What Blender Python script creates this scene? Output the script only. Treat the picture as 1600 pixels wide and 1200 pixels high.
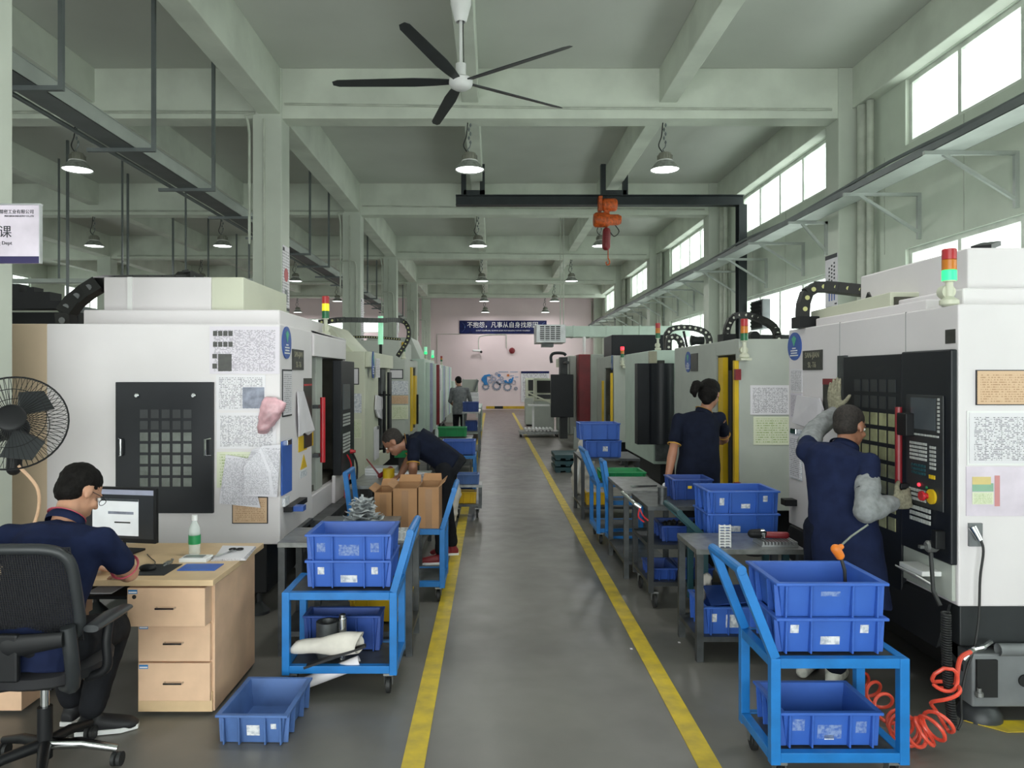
import bpy, bmesh, math, random
from mathutils import Vector, Matrix, Quaternion
random.seed(7)
for o in list(bpy.data.objects): bpy.data.objects.remove(o)
SC = bpy.context.scene; COL = SC.collection; PI = math.pi
# ---------------- camera, exposure, world, daylight ----------------
F = 1150.0; VX = 769.0; VY = 587.0; H = 1.7
cd = bpy.data.cameras.new('camera'); cam = bpy.data.objects.new('camera', cd); COL.objects.link(cam)
cam.location = (0, 0, H); cam.rotation_euler = (PI/2, 0, 0)
cd.sensor_width = 36; cd.lens = F/1600*36; cd.shift_x = (800-VX)/1600; cd.shift_y = -(600-VY)/1600
cd.clip_start = .05; cd.clip_end = 300; SC.camera = cam
SC.view_settings.view_transform = 'Standard'; SC.view_settings.look = 'None'
SC.view_settings.gamma = 1; SC.view_settings.use_curve_mapping = False
SC.view_settings.exposure = 0.0
W = bpy.data.worlds.new('world'); SC.world = W; W.use_nodes = True
bg = W.node_tree.nodes['Background']; bg.inputs[0].default_value = (.90, 1.0, .945, 1); bg.inputs[1].default_value = 5.0
def area(name, loc, rot, sx, sy, col, power, portal=False, shape='RECTANGLE'):
    l = bpy.data.lights.new(name, 'AREA'); l.shape = shape; l.size = sx
    if shape == 'RECTANGLE': l.size_y = sy
    l.color = col; l.energy = power
    if portal: l.cycles.is_portal = True
    o = bpy.data.objects.new(name, l); COL.objects.link(o); o.location = loc; o.rotation_euler = rot
    return o
# daylight entering through the open loading door behind the photographer
area('loading_door_daylight', (-1.5, -2.9, 1.75), (PI/2, 0, 0), 8.6, 3.3, (1, .93, .97), 150)

def fx(px, Y): return (px-VX)*Y/F
def fz(py, Y): return H-(py-VY)*Y/F
def wy(px, X): return X*F/(px-VX)
# ---------------- helpers ----------------
def lin(h):
    h = h.lstrip('#'); r = [int(h[i:i+2], 16)/255 for i in (0, 2, 4)]
    return tuple((c/12.92 if c <= .04045 else ((c+.055)/1.055)**2.4) for c in r)+(1,)
MATS = {}
def pm(name, hexc, rough=.5, metal=0, var=.10, scale=4, bump=0, spec=.5, emit=0, hex2=None, alpha=1):
    m = bpy.data.materials.new(name); m.use_nodes = True; nt = m.node_tree; N = nt.nodes; L = nt.links
    b = N['Principled BSDF']; c = lin(hexc)
    b.inputs['Roughness'].default_value = rough; b.inputs['Metallic'].default_value = metal
    b.inputs['Specular IOR Level'].default_value = spec
    tc = N.new('ShaderNodeTexCoord'); no = N.new('ShaderNodeTexNoise'); no.inputs['Scale'].default_value = scale; no.inputs['Detail'].default_value = 5
    L.new(tc.outputs['Object'], no.inputs['Vector'])
    mx = N.new('ShaderNodeMix'); mx.data_type = 'RGBA'
    c2 = lin(hex2) if hex2 else tuple(max(0, v*(1-var*2)) for v in c[:3])+(1,)
    mx.inputs[6].default_value = c2; mx.inputs[7].default_value = tuple(min(1, v*(1+(0 if hex2 else var*.5))) for v in c[:3])+(1,)
    rp = N.new('ShaderNodeMapRange'); rp.inputs[1].default_value = .35; rp.inputs[2].default_value = .62
    L.new(no.outputs[0], rp.inputs[0]); L.new(rp.outputs[0], mx.inputs[0]); L.new(mx.outputs[2], b.inputs['Base Color'])
    if bump:
        bp = N.new('ShaderNodeBump'); bp.inputs['Strength'].default_value = bump; bp.inputs['Distance'].default_value = .01
        L.new(no.outputs[0], bp.inputs['Height']); L.new(bp.outputs[0], b.inputs['Normal'])
    if emit:
        b.inputs['Emission Color'].default_value = c; b.inputs['Emission Strength'].default_value = emit
    b.inputs['Alpha'].default_value = alpha
    MATS[name] = m; return m
def thin(name, hexc, clear=.75, rough=.3):
    m = bpy.data.materials.new(name); m.use_nodes = True; nt = m.node_tree; N = nt.nodes; L = nt.links
    for n in list(N): N.remove(n)
    out = N.new('ShaderNodeOutputMaterial'); tr = N.new('ShaderNodeBsdfTransparent'); pr = N.new('ShaderNodeBsdfPrincipled')
    no = N.new('ShaderNodeTexNoise'); no.inputs['Scale'].default_value = 1.5; no.inputs['Detail'].default_value = 3
    tc = N.new('ShaderNodeTexCoord'); L.new(tc.outputs['Object'], no.inputs['Vector'])
    mr = N.new('ShaderNodeMapRange'); mr.inputs[1].default_value = .3; mr.inputs[2].default_value = .7
    mr.inputs[3].default_value = 1-clear-.06; mr.inputs[4].default_value = 1-clear+.08
    L.new(no.outputs[0], mr.inputs[0])
    pr.inputs['Base Color'].default_value = lin(hexc); pr.inputs['Roughness'].default_value = rough
    tr.inputs[0].default_value = (1, 1, 1, 1)
    ms = N.new('ShaderNodeMixShader'); L.new(mr.outputs[0], ms.inputs[0]); L.new(tr.outputs[0], ms.inputs[1]); L.new(pr.outputs[0], ms.inputs[2]); L.new(ms.outputs[0], out.inputs[0])
    MATS[name] = m; return m
def docmat(name, paper='#D9D6DC', ink='#6A6872', rows=26, cols=3, rough=.35, tint=None):
    m = pm(name, paper, rough, 0, .02); nt = m.node_tree; N = nt.nodes; L = nt.links; b = N['Principled BSDF']
    tc = N.new('ShaderNodeTexCoord'); sp = N.new('ShaderNodeSeparateXYZ'); L.new(tc.outputs['Generated'], sp.inputs[0])
    def M(op, a, b_=None, c_=None):
        n = N.new('ShaderNodeMath'); n.operation = op
        for i, v in enumerate((a, b_, c_)):
            if v is None: continue
            if isinstance(v, (int, float)): n.inputs[i].default_value = v
            else: L.new(v, n.inputs[i])
        return n.outputs[0]
    u = M('FRACT', M('ADD', sp.outputs[0], sp.outputs[1])); v = sp.outputs[2]
    row = M('FLOOR', M('MULTIPLY', v, rows)); fr = M('FRACT', M('MULTIPLY', v, rows))
    cx = N.new('ShaderNodeCombineXYZ'); L.new(M('MULTIPLY', u, 34), cx.inputs[0]); L.new(M('MULTIPLY', row, 7.3), cx.inputs[1])
    no = N.new('ShaderNodeTexNoise'); no.inputs['Scale'].default_value = 1; no.inputs['Detail'].default_value = 1; L.new(cx.outputs[0], no.inputs[0])
    ink1 = M('MULTIPLY', M('GREATER_THAN', no.outputs[0], .5), M('LESS_THAN', fr, .45))
    fc = M('FRACT', M('MULTIPLY', u, cols)); ln = M('MAXIMUM', M('LESS_THAN', fc, .03), M('LESS_THAN', fr, .07))
    ink2 = M('MAXIMUM', ink1, M('MULTIPLY', ln, .6))
    mg = M('MULTIPLY', M('MULTIPLY', M('GREATER_THAN', u, .06), M('LESS_THAN', u, .94)), M('MULTIPLY', M('GREATER_THAN', v, .05), M('LESS_THAN', v, .93)))
    fac = M('MULTIPLY', ink2, mg)
    mx = N.new('ShaderNodeMix'); mx.data_type = 'RGBA'; L.new(fac, mx.inputs[0]); mx.inputs[6].default_value = lin(paper); mx.inputs[7].default_value = lin(ink)
    L.new(mx.outputs[2], b.inputs['Base Color']); return m

WL = {}   # world base of every object
def reg(o, loc, parent):
    WL[o.name] = Vector(loc)
    if parent is not None:
        o.parent = parent; o.location = Vector(loc)-WL[parent.name]
    else: o.location = loc
def tag(o, label=None, cat=None, group=None, kind=None):
    if label: o['label'] = label
    if cat: o['category'] = cat
    if group: o['group'] = group
    if kind: o['kind'] = kind
    return o
def thing(name, label, cat, loc, group=None):
    o = bpy.data.objects.new(name, None); COL.objects.link(o); o.empty_display_size = .1
    reg(o, loc, None); return tag(o, label, cat, group)
def dup(root, loc=None, rotz=None, label=None, group=None, parent=None):
    c = root.copy(); COL.objects.link(c)
    if parent is not None: c.parent = parent
    if loc is not None: c.location = loc
    if rotz is not None: c.rotation_euler.z = rotz
    if label: c['label'] = label
    if group: c['group'] = group
    for ch in root.children: dup(ch, parent=c)
    return c
class MB:
    def __init__(s): s.v = []; s.f = []; s.m = []; s.mi = 0
    def add(s, vs, fs):
        n = len(s.v); s.v += [Vector(v) for v in vs]
        for f in fs: s.f.append(tuple(i+n for i in f)); s.m.append(s.mi)
        return s
    def mat(s, i): s.mi = i; return s
    def box(s, x0, x1, y0, y1, z0, z1):
        x0, x1 = sorted((x0, x1)); y0, y1 = sorted((y0, y1)); z0, z1 = sorted((z0, z1))
        return s.add([(x0,y0,z0),(x1,y0,z0),(x1,y1,z0),(x0,y1,z0),(x0,y0,z1),(x1,y0,z1),(x1,y1,z1),(x0,y1,z1)],
              [(0,3,2,1),(4,5,6,7),(0,1,5,4),(1,2,6,5),(2,3,7,6),(3,0,4,7)])
    def bar(s, p, q, w, h=None, up=(0,0,1)):
        h = h or w; p = Vector(p); q = Vector(q); d = (q-p).normalized(); up = Vector(up)
        if abs(d.dot(up)) > .98: up = Vector((0,1,0))
        a = d.cross(up).normalized()*w/2; b = a.cross(d).normalized()*h/2
        return s.add([p-a-b, p+a-b, p+a+b, p-a+b, q-a-b, q+a-b, q+a+b, q-a+b], [(0,1,2,3),(7,6,5,4),(0,4,5,1),(1,5,6,2),(2,6,7,3),(3,7,4,0)])
    def tube(s, pts, r, n=10, cap=True):
        pts = [Vector(p) for p in pts]; k = len(pts); rs = r if isinstance(r, (list, tuple)) else [r]*k
        vs = []; pa = None
        for i, p in enumerate(pts):
            d = (pts[min(i+1, k-1)]-pts[max(i-1, 0)]).normalized()
            if pa is None:
                u = Vector((0,0,1)) if abs(d.z) < .9 else Vector((0,1,0)); a = d.cross(u).normalized()
            else: a = (pa-d*pa.dot(d)).normalized()
            pa = a; b = d.cross(a)
            for j in range(n):
                t = 2*PI*j/n; vs.append(p+(a*math.cos(t)+b*math.sin(t))*rs[i])
        fs = [(i*n+j, i*n+(j+1)%n, (i+1)*n+(j+1)%n, (i+1)*n+j) for i in range(k-1) for j in range(n)]
        if cap: fs += [tuple(range(n-1, -1, -1)), tuple((k-1)*n+j for j in range(n))]
        return s.add(vs, fs)
    def lathe(s, c, prof, n=24, axis='z', cap=False):
        c = Vector(c); vs = []
        for r, h in prof:
            for j in range(n):
                t = 2*PI*j/n; x, y = r*math.cos(t), r*math.sin(t)
                vs.append(c+{'z': Vector((x,y,h)), 'x': Vector((h,x,y)), 'y': Vector((x,h,-y))}[axis])
        k = len(prof); fs = [(i*n+j, i*n+(j+1)%n, (i+1)*n+(j+1)%n, (i+1)*n+j) for i in range(k-1) for j in range(n)]
        if cap: fs += [tuple(range(n-1, -1, -1)), tuple((k-1)*n+j for j in range(n))]
        return s.add(vs, fs)
    def plate(s, pts, nrm, th):
        pts = [Vector(p) for p in pts]; nrm = Vector(nrm).normalized()*th; n = len(pts)
        return s.add(pts+[p+nrm for p in pts], [tuple(range(n-1, -1, -1)), tuple(range(n, 2*n))]+[(i, (i+1)%n, n+(i+1)%n, n+i) for i in range(n)])
    def ell(s, c, r, R=None, nu=16, nv=10):
        c = Vector(c); vs = []; 
        for i in range(nv+1):
            ph = PI*i/nv
            for j in range(nu):
                t = 2*PI*j/nu; p = Vector((r[0]*math.sin(ph)*math.cos(t), r[1]*math.sin(ph)*math.sin(t), r[2]*math.cos(ph)))
                vs.append(c+(R @ p if R else p))
        return s.add(vs, [(i*nu+j, (i+1)*nu+j, (i+1)*nu+(j+1)%nu, i*nu+(j+1)%nu) for i in range(nv) for j in range(nu)])
    def cap(s, p, r0, q, r1, n=12):
        p = Vector(p); q = Vector(q); d = (q-p); L = d.length
        if L < 1e-5: return s.ell(p, (r0,r0,r0))
        d /= L; pts = []; rs = []
        for a in (90, 65, 40, 20): pts.append(p-d*r0*math.sin(math.radians(a))); rs.append(max(.0005, r0*math.cos(math.radians(a))))
        for t in (0, .33, .67, 1): pts.append(p+d*L*t); rs.append(r0+(r1-r0)*t)
        for a in (20, 40, 65, 90): pts.append(q+d*r1*math.sin(math.radians(a))); rs.append(max(.0005, r1*math.cos(math.radians(a))))
        return s.tube(pts, rs, n)
    def loft(s, st, n=20):
        # st: (centre, lateral vec, forward vec); super-ellipse rings
        vs = []
        for c, a, b in st:
            c = Vector(c); a = Vector(a); b = Vector(b)
            for j in range(n):
                t = 2*PI*j/n; ct, sn = math.cos(t), math.sin(t); e = .85
                vs.append(c+a*math.copysign(abs(ct)**e, ct)+b*math.copysign(abs(sn)**e, sn))
        k = len(st); fs = [(i*n+j, i*n+(j+1)%n, (i+1)*n+(j+1)%n, (i+1)*n+j) for i in range(k-1) for j in range(n)]
        return s.add(vs, fs+[tuple(range(n-1, -1, -1)), tuple((k-1)*n+j for j in range(n))])
    def mesh(s, name, base):
        me = bpy.data.meshes.new(name); me.from_pydata([tuple(v-base) for v in s.v], [], s.f)
        me.polygons.foreach_set('material_index', s.m)
        bm = bmesh.new(); bm.from_mesh(me); bmesh.ops.remove_doubles(bm, verts=bm.verts, dist=1e-6); bmesh.ops.recalc_face_normals(bm, faces=bm.faces); bm.to_mesh(me); bm.free()
        return me
    def build(s, name, mats, parent=None, smooth=False, bevel=0, base=None):
        xs = [v.x for v in s.v]; ys = [v.y for v in s.v]; zs = [v.z for v in s.v]
        if base is None: base = Vector(((min(xs)+max(xs))/2, (min(ys)+max(ys))/2, min(zs)))
        me = s.mesh(name, Vector(base))
        for m in (mats if isinstance(mats, (list, tuple)) else [mats]): me.materials.append(MATS[m])
        if smooth:
            me.polygons.foreach_set('use_smooth', [True]*len(me.polygons)); me.set_sharp_from_angle(angle=math.radians(40))
        o = bpy.data.objects.new(name, me); COL.objects.link(o); reg(o, base, parent)
        if bevel:
            b = o.modifiers.new('bevel', 'BEVEL'); b.width = bevel; b.segments = 2; b.limit_method = 'ANGLE'; b.angle_limit = math.radians(50)
        return o
def bx(*a): return MB().box(*a)
def curved(pts, per=6):
    P = [Vector(p) for p in pts]; out = []
    for i in range(len(P)-1):
        p0 = P[max(i-1, 0)]; p1 = P[i]; p2 = P[i+1]; p3 = P[min(i+2, len(P)-1)]
        for k in range(per):
            t = k/per; out.append(.5*((2*p1)+(p2-p0)*t+(2*p0-5*p1+4*p2-p3)*t*t+(3*p1-p0-3*p2+p3)*t**3))
    return out+[P[-1]]
def text(name, body, size, loc, rot, mat, parent, align='CENTER', th=.001, sx=1):
    c = bpy.data.curves.new(name, 'FONT'); c.body = body; c.size = size; c.align_x = align; c.align_y = 'CENTER'; c.extrude = th; c.resolution_u = 3
    t = bpy.data.objects.new(name+'_tmp', c); COL.objects.link(t); bpy.context.view_layer.update()
    me = bpy.data.meshes.new_from_object(t.evaluated_get(bpy.context.evaluated_depsgraph_get()))
    bpy.data.objects.remove(t); me.materials.clear(); me.materials.append(MATS[mat])
    o = bpy.data.objects.new(name, me); COL.objects.link(o); reg(o, loc, parent); o.rotation_euler = rot; o.scale.x = sx
    return o
def remesh(name, mb, vox, mat, parent, sm=4, disp=0, dscale=.05):
    tmp = bpy.data.objects.new('tmp', mb.mesh('tmp', Vector((0,0,0)))); COL.objects.link(tmp)
    r = tmp.modifiers.new('r', 'REMESH'); r.mode = 'VOXEL'; r.voxel_size = vox
    if disp:
        tx = bpy.data.textures.new('t', 'CLOUDS'); tx.noise_scale = dscale
        d = tmp.modifiers.new('d', 'DISPLACE'); d.texture = tx; d.strength = disp; d.texture_coords = 'LOCAL'
    s_ = tmp.modifiers.new('s', 'SMOOTH'); s_.factor = .5; s_.iterations = sm
    bpy.context.view_layer.update()
    me = bpy.data.meshes.new_from_object(tmp.evaluated_get(bpy.context.evaluated_depsgraph_get())); bpy.data.objects.remove(tmp)
    vs = [v.co.copy() for v in me.vertices]
    base = Vector((sum(v.x for v in vs)/len(vs), sum(v.y for v in vs)/len(vs), min(v.z for v in vs)))
    me.transform(Matrix.Translation(-base)); me.materials.clear(); me.materials.append(MATS[mat])
    me.polygons.foreach_set('use_smooth', [True]*len(me.polygons))
    o = bpy.data.objects.new(name, me); COL.objects.link(o); reg(o, base, parent); return o

# ---------------- materials ----------------
pm('wall', '#CBD3C6', .75, var=.05, scale=1.2); pm('wall_pink', '#E6D2D6', .7, var=.03, scale=.6)
pm('ceiling_paint', '#C6C9C2', .8, var=.03, scale=.7); pm('beam_paint', '#D0D6CA', .75, var=.06, scale=1.6)
pm('column_paint', '#C3C9BE', .6, var=.04, scale=1.5)
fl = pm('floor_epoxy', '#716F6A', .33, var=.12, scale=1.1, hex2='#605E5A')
def mottled(m):  # mixes brown noise streaks into the base colour, stronger towards the far end
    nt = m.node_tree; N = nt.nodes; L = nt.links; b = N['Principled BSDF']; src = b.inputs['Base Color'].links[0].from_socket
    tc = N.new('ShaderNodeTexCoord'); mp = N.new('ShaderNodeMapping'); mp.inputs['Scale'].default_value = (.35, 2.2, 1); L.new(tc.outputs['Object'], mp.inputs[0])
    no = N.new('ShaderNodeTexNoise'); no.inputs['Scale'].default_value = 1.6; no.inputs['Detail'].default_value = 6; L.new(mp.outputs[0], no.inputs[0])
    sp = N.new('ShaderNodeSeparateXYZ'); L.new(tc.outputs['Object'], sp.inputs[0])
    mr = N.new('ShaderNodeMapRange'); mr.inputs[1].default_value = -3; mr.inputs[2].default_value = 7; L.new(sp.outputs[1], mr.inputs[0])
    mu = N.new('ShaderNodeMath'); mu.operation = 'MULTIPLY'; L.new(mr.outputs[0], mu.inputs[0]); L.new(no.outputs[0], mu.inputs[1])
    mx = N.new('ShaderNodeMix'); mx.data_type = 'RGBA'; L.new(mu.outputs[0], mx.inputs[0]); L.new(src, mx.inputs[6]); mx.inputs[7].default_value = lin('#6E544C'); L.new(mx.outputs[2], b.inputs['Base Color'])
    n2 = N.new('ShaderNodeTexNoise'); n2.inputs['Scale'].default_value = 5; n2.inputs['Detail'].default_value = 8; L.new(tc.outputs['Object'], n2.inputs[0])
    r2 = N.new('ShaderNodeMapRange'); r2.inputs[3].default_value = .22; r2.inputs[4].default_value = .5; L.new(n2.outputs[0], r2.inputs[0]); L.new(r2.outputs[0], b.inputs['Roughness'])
mottled(fl)
pm('yellow_line', '#D2B72C', .5, var=.12, scale=9, hex2='#B09A3C'); pm('white_frame', '#DDE2DA', .5)
thin('pane', '#DFF0E6', .8); thin('clear_plastic', '#E8EAEC', .45, .15); thin('bottle_plastic', '#E8F2F0', .6, .08)
pm('galv', '#B4BAB6', .5, .5, .05, 3); pm('galv_dark', '#6E7475', .5, .4, .06, 4); pm('conduit', '#B9BEB2', .5)
pm('machine_white', '#DAD5D8', .42, var=.025, scale=2); pm('machine_cream', '#C9CBB8', .45, var=.03, scale=2); pm('machine_grey', '#AEB3AC', .45, var=.03)
pm('machine_green', '#BCCDC2', .4, var=.03); pm('beige', '#CDB79E', .5, var=.05, scale=2)
pm('black_panel', '#181B21', .42, var=.08, spec=.3); pm('machine_black', '#151619', .5, var=.12, spec=.3); pm('dark', '#131416', .6)
pm('interior', '#57554B', .5, .2, .2); pm('dark_grey', '#2E3134', .45, .1); pm('mid_grey', '#74777A', .45)
pm('red_panel', '#7E2028', .4); pm('red', '#B8202C', .35); pm('yellow', '#D9B41E', .45, var=.08); pm('yellow_paint', '#C7A22B', .45)
pm('chain_black', '#191A1A', .5); pm('pin', '#C9C98A', .5); pm('pin_white', '#D8D8CC', .5)
pm('trolley_blue', '#1872BC', .4, var=.08, scale=8); pm('crate_blue', '#3560B6', .45, var=.05, scale=5); pm('crate_dull', '#4B6AA2', .5, var=.12, scale=6)
pm('crate_navy', '#27468F', .45, var=.1, scale=5); pm('crate_yellow', '#D8B01C', .45); pm('crate_green', '#1F8A50', .45, var=.08); pm('teal', '#1F474E', .45)
pm('rubber', '#202122', .6); pm('red_rubber', '#7E1E3A', .5); pm('sticker', '#DCDDE0', .5, var=.15, scale=60, hex2='#9FA6B4')
pm('steel', '#8B8D8C', .36, .6, .15, 14); pm('steel_dark', '#55585A', .45, .6, .2, 9); pm('chrome', '#D0D2D4', .15, 1); pm('alu', '#B8BABC', .35, .8)
pm('wood', '#D8B496', .5, var=.06, scale=6); pm('wood_top', '#D2B58F', .42, var=.06, scale=6); pm('cardboard', '#A67C56', .75, var=.08, scale=4)
pm('skin', '#B98A70', .5, var=.06, scale=12); pm('skin_dark', '#9A6B54', .5, var=.06, scale=12)
pm('hair', '#15130F'.replace('0F', '12'), .7, var=.2, scale=60, bump=.5, spec=.12); pm('hair_short', '#2C2623', .8, var=.3, scale=90, bump=.3)
pm('navy_cloth', '#1B2340', .9, var=.12, scale=12, bump=.15, spec=.15); pm('navy_dark', '#141929', .9, var=.12, scale=14, bump=.15, spec=.15)
pm('trouser', '#1E1F23', .9, var=.12, scale=12, bump=.15, spec=.15); pm('grey_cloth', '#6E7174', .85, var=.15, scale=14, bump=.2); pm('sleeve_grey', '#85888A', .88, var=.12, scale=30, bump=.3)
pm('glove', '#86826F', .9, var=.15, scale=70, bump=.5); pm('shoe_cover', '#B7B7B0', .7, var=.2, scale=20, bump=.4)
pm('trim_red', '#B24A5A', .7); pm('trim_orange', '#B98B3A', .7); pm('white', '#E4E4E4', .5, var=.03); pm('paper', '#D8D4DA', .6, var=.05)
pm('navy_sign', '#121B4E', .5, var=.2, scale=5, spec=.2); pm('ink', '#23252D', .5); pm('sign_purple', '#241A52', .45); pm('sign_paper', '#D9CEDC', .4)
pm('blue_oval', '#2F55A6', .4); pm('green_oval', '#4FB08E', .4); pm('cyan', '#7FA6E6', .4); pm('plate_black', '#30302C', .4, var=.2, scale=30); pm('plate_text', '#9A9782', .4)
pm('orange', '#E07A1F', .45, var=.15, scale=12); pm('orange_hoist', '#C9591C', .5, var=.25, scale=20); pm('crane_black', '#2A3033', .45, .2)
pm('red_hose', '#E0503C', .35); pm('pink_plastic', '#DDAFB8', .35, var=.2, scale=10, bump=.5); pm('bag_plastic', '#A4A9AC', .3, var=.12, scale=25, bump=.5)
pm('cloth_white', '#D6D0C8', .8, var=.08, scale=8, bump=.2); pm('mat_black', '#1C1C20', .6); pm('lens', '#59605A', .25, var=.15, scale=8)
pm('lens_warm', '#9B9C78', .3, var=.2, scale=8); pm('mural_blue', '#2B7CC0', .5); pm('mural_grey', '#8E93A6', .5, var=.2, scale=20); pm('mural_light', '#A5A9C2', .5); pm('glue_mark', '#7F93BE', .6, var=.3, scale=70, hex2='#3E62B0'); pm('pastel_yellow', '#D8C486', .5); pm('pastel_green', '#8DB49C', .5); pm('pastel_red', '#CC8C8E', .5); pm('tape_brown', '#96704E', .35); pm('key', '#AEB0AE', .5); pm('screen_off', '#4A5056', .2)
pm('led_green', '#2CE07A', .4, emit=1.6); pm('glow_green', '#9FE8C0', .4, emit=.5); pm('lamp_red', '#B02A30', .3); pm('lamp_amber', '#C8761E', .3); pm('lamp_yellow', '#F2E02C', .3, emit=.5); pm('lamp_green', '#1C6A42', .3); pm('led_red', '#FF3040', .3, emit=2)
pm('lamp_face', '#F8FFFB', .4, emit=5); pm('screen_lit', '#D9DDE2', .3, emit=.35); pm('screen_dark', '#2B2E34', .3, emit=.1); pm('lamp_metal', '#A2A59F', .45, .3, .15, 20); pm('lamp_dark', '#8C8C82', .45, .4)
docmat('doc_table', rows=30, cols=5); docmat('doc_plain', rows=22, cols=2); docmat('doc_dense', '#D2CBD6', '#706A78', rows=44, cols=7); docmat('doc_tan', '#CFAF90', '#A98565', rows=14, cols=1)
docmat('doc_green', '#D4D8C0', '#9CAF78', rows=12, cols=2); docmat('doc_grid', '#D6D3DC', '#8A8894', rows=50, cols=12)
# ---------------- room shell ----------------
XR = 5.39; YB = 36.5; XL = -18.0; YF = -3.0; ZC = 6.15
def S(o): o['kind'] = 'structure'; return o
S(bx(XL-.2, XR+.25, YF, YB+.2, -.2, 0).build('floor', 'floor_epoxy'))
S(bx(XL-.2, XR+.25, YF, YB+.2, ZC, ZC+.2).build('ceiling', 'ceiling_paint'))
COLY = [4.25+6.375*k for k in range(6)]
def openings(ks): return [(5.5+6.375*k, 9.6+6.375*k) for k in ks]
def side_wall(name, xa, xb, ks):
    m = MB(); ops = openings(ks); ya = YF
    for z0, z1 in ((0, 1.1), (3.35, 4.70), (5.56, ZC)): m.box(xa, xb, YF, YB, z0, z1)
    for z0, z1 in ((1.1, 3.35), (4.70, 5.56)):
        y = YF
        for a, b in ops: m.box(xa, xb, y, a, z0, z1); y = b
        m.box(xa, xb, y, YB, z0, z1)
    return S(m.build(name, 'wall'))
side_wall('wall_right', XR, XR+.25, range(-1, 5)); side_wall('wall_left', XL-.25, XL, range(-1, 5))
m = MB()
m.box(XL, XR, YB, YB+.2, 0, 3.83); m.box(XL, XR, YB, YB+.2, 4.53, ZC); m.box(XL, -9.2, YB, YB+.2, 3.83, 4.53); m.box(-4.6, XR, YB, YB+.2, 3.83, 4.53)
S(m.build('wall_back', 'wall_pink'))
m = MB(); m.box(XL, -6, YF-.2, YF, 0, ZC); m.box(3, XR, YF-.2, YF, 0, ZC); m.box(-6, 3, YF-.2, YF, 3.5, ZC)
S(m.build('wall_front', 'wall'))
wn = [0]
def window(x0, x1, y0, y1, z0, z1, n):
    wn[0] += 1; alongy = (y1-y0) > (x1-x0)
    fr = MB(); pn = MB(); t = .06
    if alongy:
        fr.box(x0, x1, y0, y1, z0, z0+t); fr.box(x0, x1, y0, y1, z1-t, z1)
        for i in range(n+1):
            y = y0+(y1-y0)*i/n; w = t/2 if 0 < i < n else t
            ya, yb = (y-w, y+w) if 0 < i < n else ((y0, y0+t) if i == 0 else (y1-t, y1))
            fr.box(x0+.005, x1-.005, ya, yb, z0+t, z1-t)
        xm = (x0+x1)/2; pn.box(xm-.004, xm+.004, y0+t, y1-t, z0+t, z1-t)
    else:
        fr.box(x0, x1, y0, y1, z0, z0+t); fr.box(x0, x1, y0, y1, z1-t, z1)
        for i in range(n+1):
            x = x0+(x1-x0)*i/n; xa, xb = (x-t/2, x+t/2) if 0 < i < n else ((x0, x0+t) if i == 0 else (x1-t, x1))
            fr.box(xa, xb, y0+.005, y1-.005, z0+t, z1-t)
        ym = (y0+y1)/2; pn.box(x0+t, x1-t, ym-.004, ym+.004, z0+t, z1-t)
    o = S(fr.build('window_%d' % wn[0], 'white_frame')); pn.build('pane', 'pane', o)
k = 0
for z0, z1 in ((4.70, 5.56), (1.1, 3.35)):
    for a, b in openings(range(-1, 5)):
        window(XR+.05, XR+.12, a, b, z0, z1, 4)
        area('sky_portal', (XR+.3, (a+b)/2, (z0+z1)/2), (0, PI/2, 0), z1-z0, b-a, (1,1,1), 1, portal=True)
    for a, b in openings(range(-1, 5)):
        window(XL-.12, XL-.05, a, b, z0, z1, 4)
        area('sky_portal', (XL-.3, (a+b)/2, (z0+z1)/2), (0, -PI/2, 0), z1-z0, b-a, (1,1,1), 1, portal=True)
window(-9.2, -4.6, YB+.05, YB+.12, 3.83, 4.53, 5)
# columns: main row, far left row, and those on the right wall
for y in COLY[:5]+[36.07]:
    S(bx(-3.46, -3.04, y, y+.42, 0, ZC).build('column', 'column_paint', bevel=.012))
    S(bx(-12.55, -12.12, y, y+.42, 0, ZC).build('column', 'column_paint', bevel=.012))
    S(bx(5.0, XR, y, y+.42, 0, ZC).build('column', 'column_paint', bevel=.012))
# beams
for i, y in enumerate(COLY[:5]+[35.0]):
    S(bx(XL, XR, y+.02, y+.36, 5.42, ZC).build('ceiling_beam', 'beam_paint', bevel=.01))
for xa, xb, zb in ((-.44, -.2, 5.65), (2.42, 2.67, 5.65), (-3.38, -3.06, 5.48), (-6.0, -5.75, 5.65), (-9.35, -9.1, 5.65), (-12.5, -12.16, 5.48), (-15.3, -15.05, 5.65)):
    S(bx(xa, xb, YF, YB, zb, ZC).build('ceiling_beam', 'beam_paint', bevel=.01))
S(bx(5.2, XR, YF, YB, 5.56, ZC).build('ceiling_beam', 'beam_paint', bevel=.01))
# aisle lines (painted on the floor), skirting stripe on the far wall
for a, b, lab in ((-.395, -.295, 'left'), (.895, .995, 'right')):
    o = bx(a, b, 1.0, 33.5, .0005, .004).build('aisle_line', 'yellow_line'); S(o)
m = MB(); x = -.3
for i in range(9):
    m.mat(i % 4 == 1); m.box(x, x+.42, YB-.03, YB, .06, .19) if True else 0; x += .42
S(m.build('baseboard_back', ['yellow_paint', 'dark']))
S(MB().plate([(wy(1490, 2.45)*0+2.32, 3.62, .002), (2.62, 3.62, .002), (2.9, 3.52, .002), (2.45, 3.5, .002)], (0,0,1), .003).build('floor_mark', 'yellow_line'))
# seams of the wall panels on the right wall
m = MB()
for i in range(18):
    y = 5.0+i*1.7
    m.box(XR-.006, XR, y, y+.012, 3.36, 4.69)
S(m.build('trim_1', 'conduit'))
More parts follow.
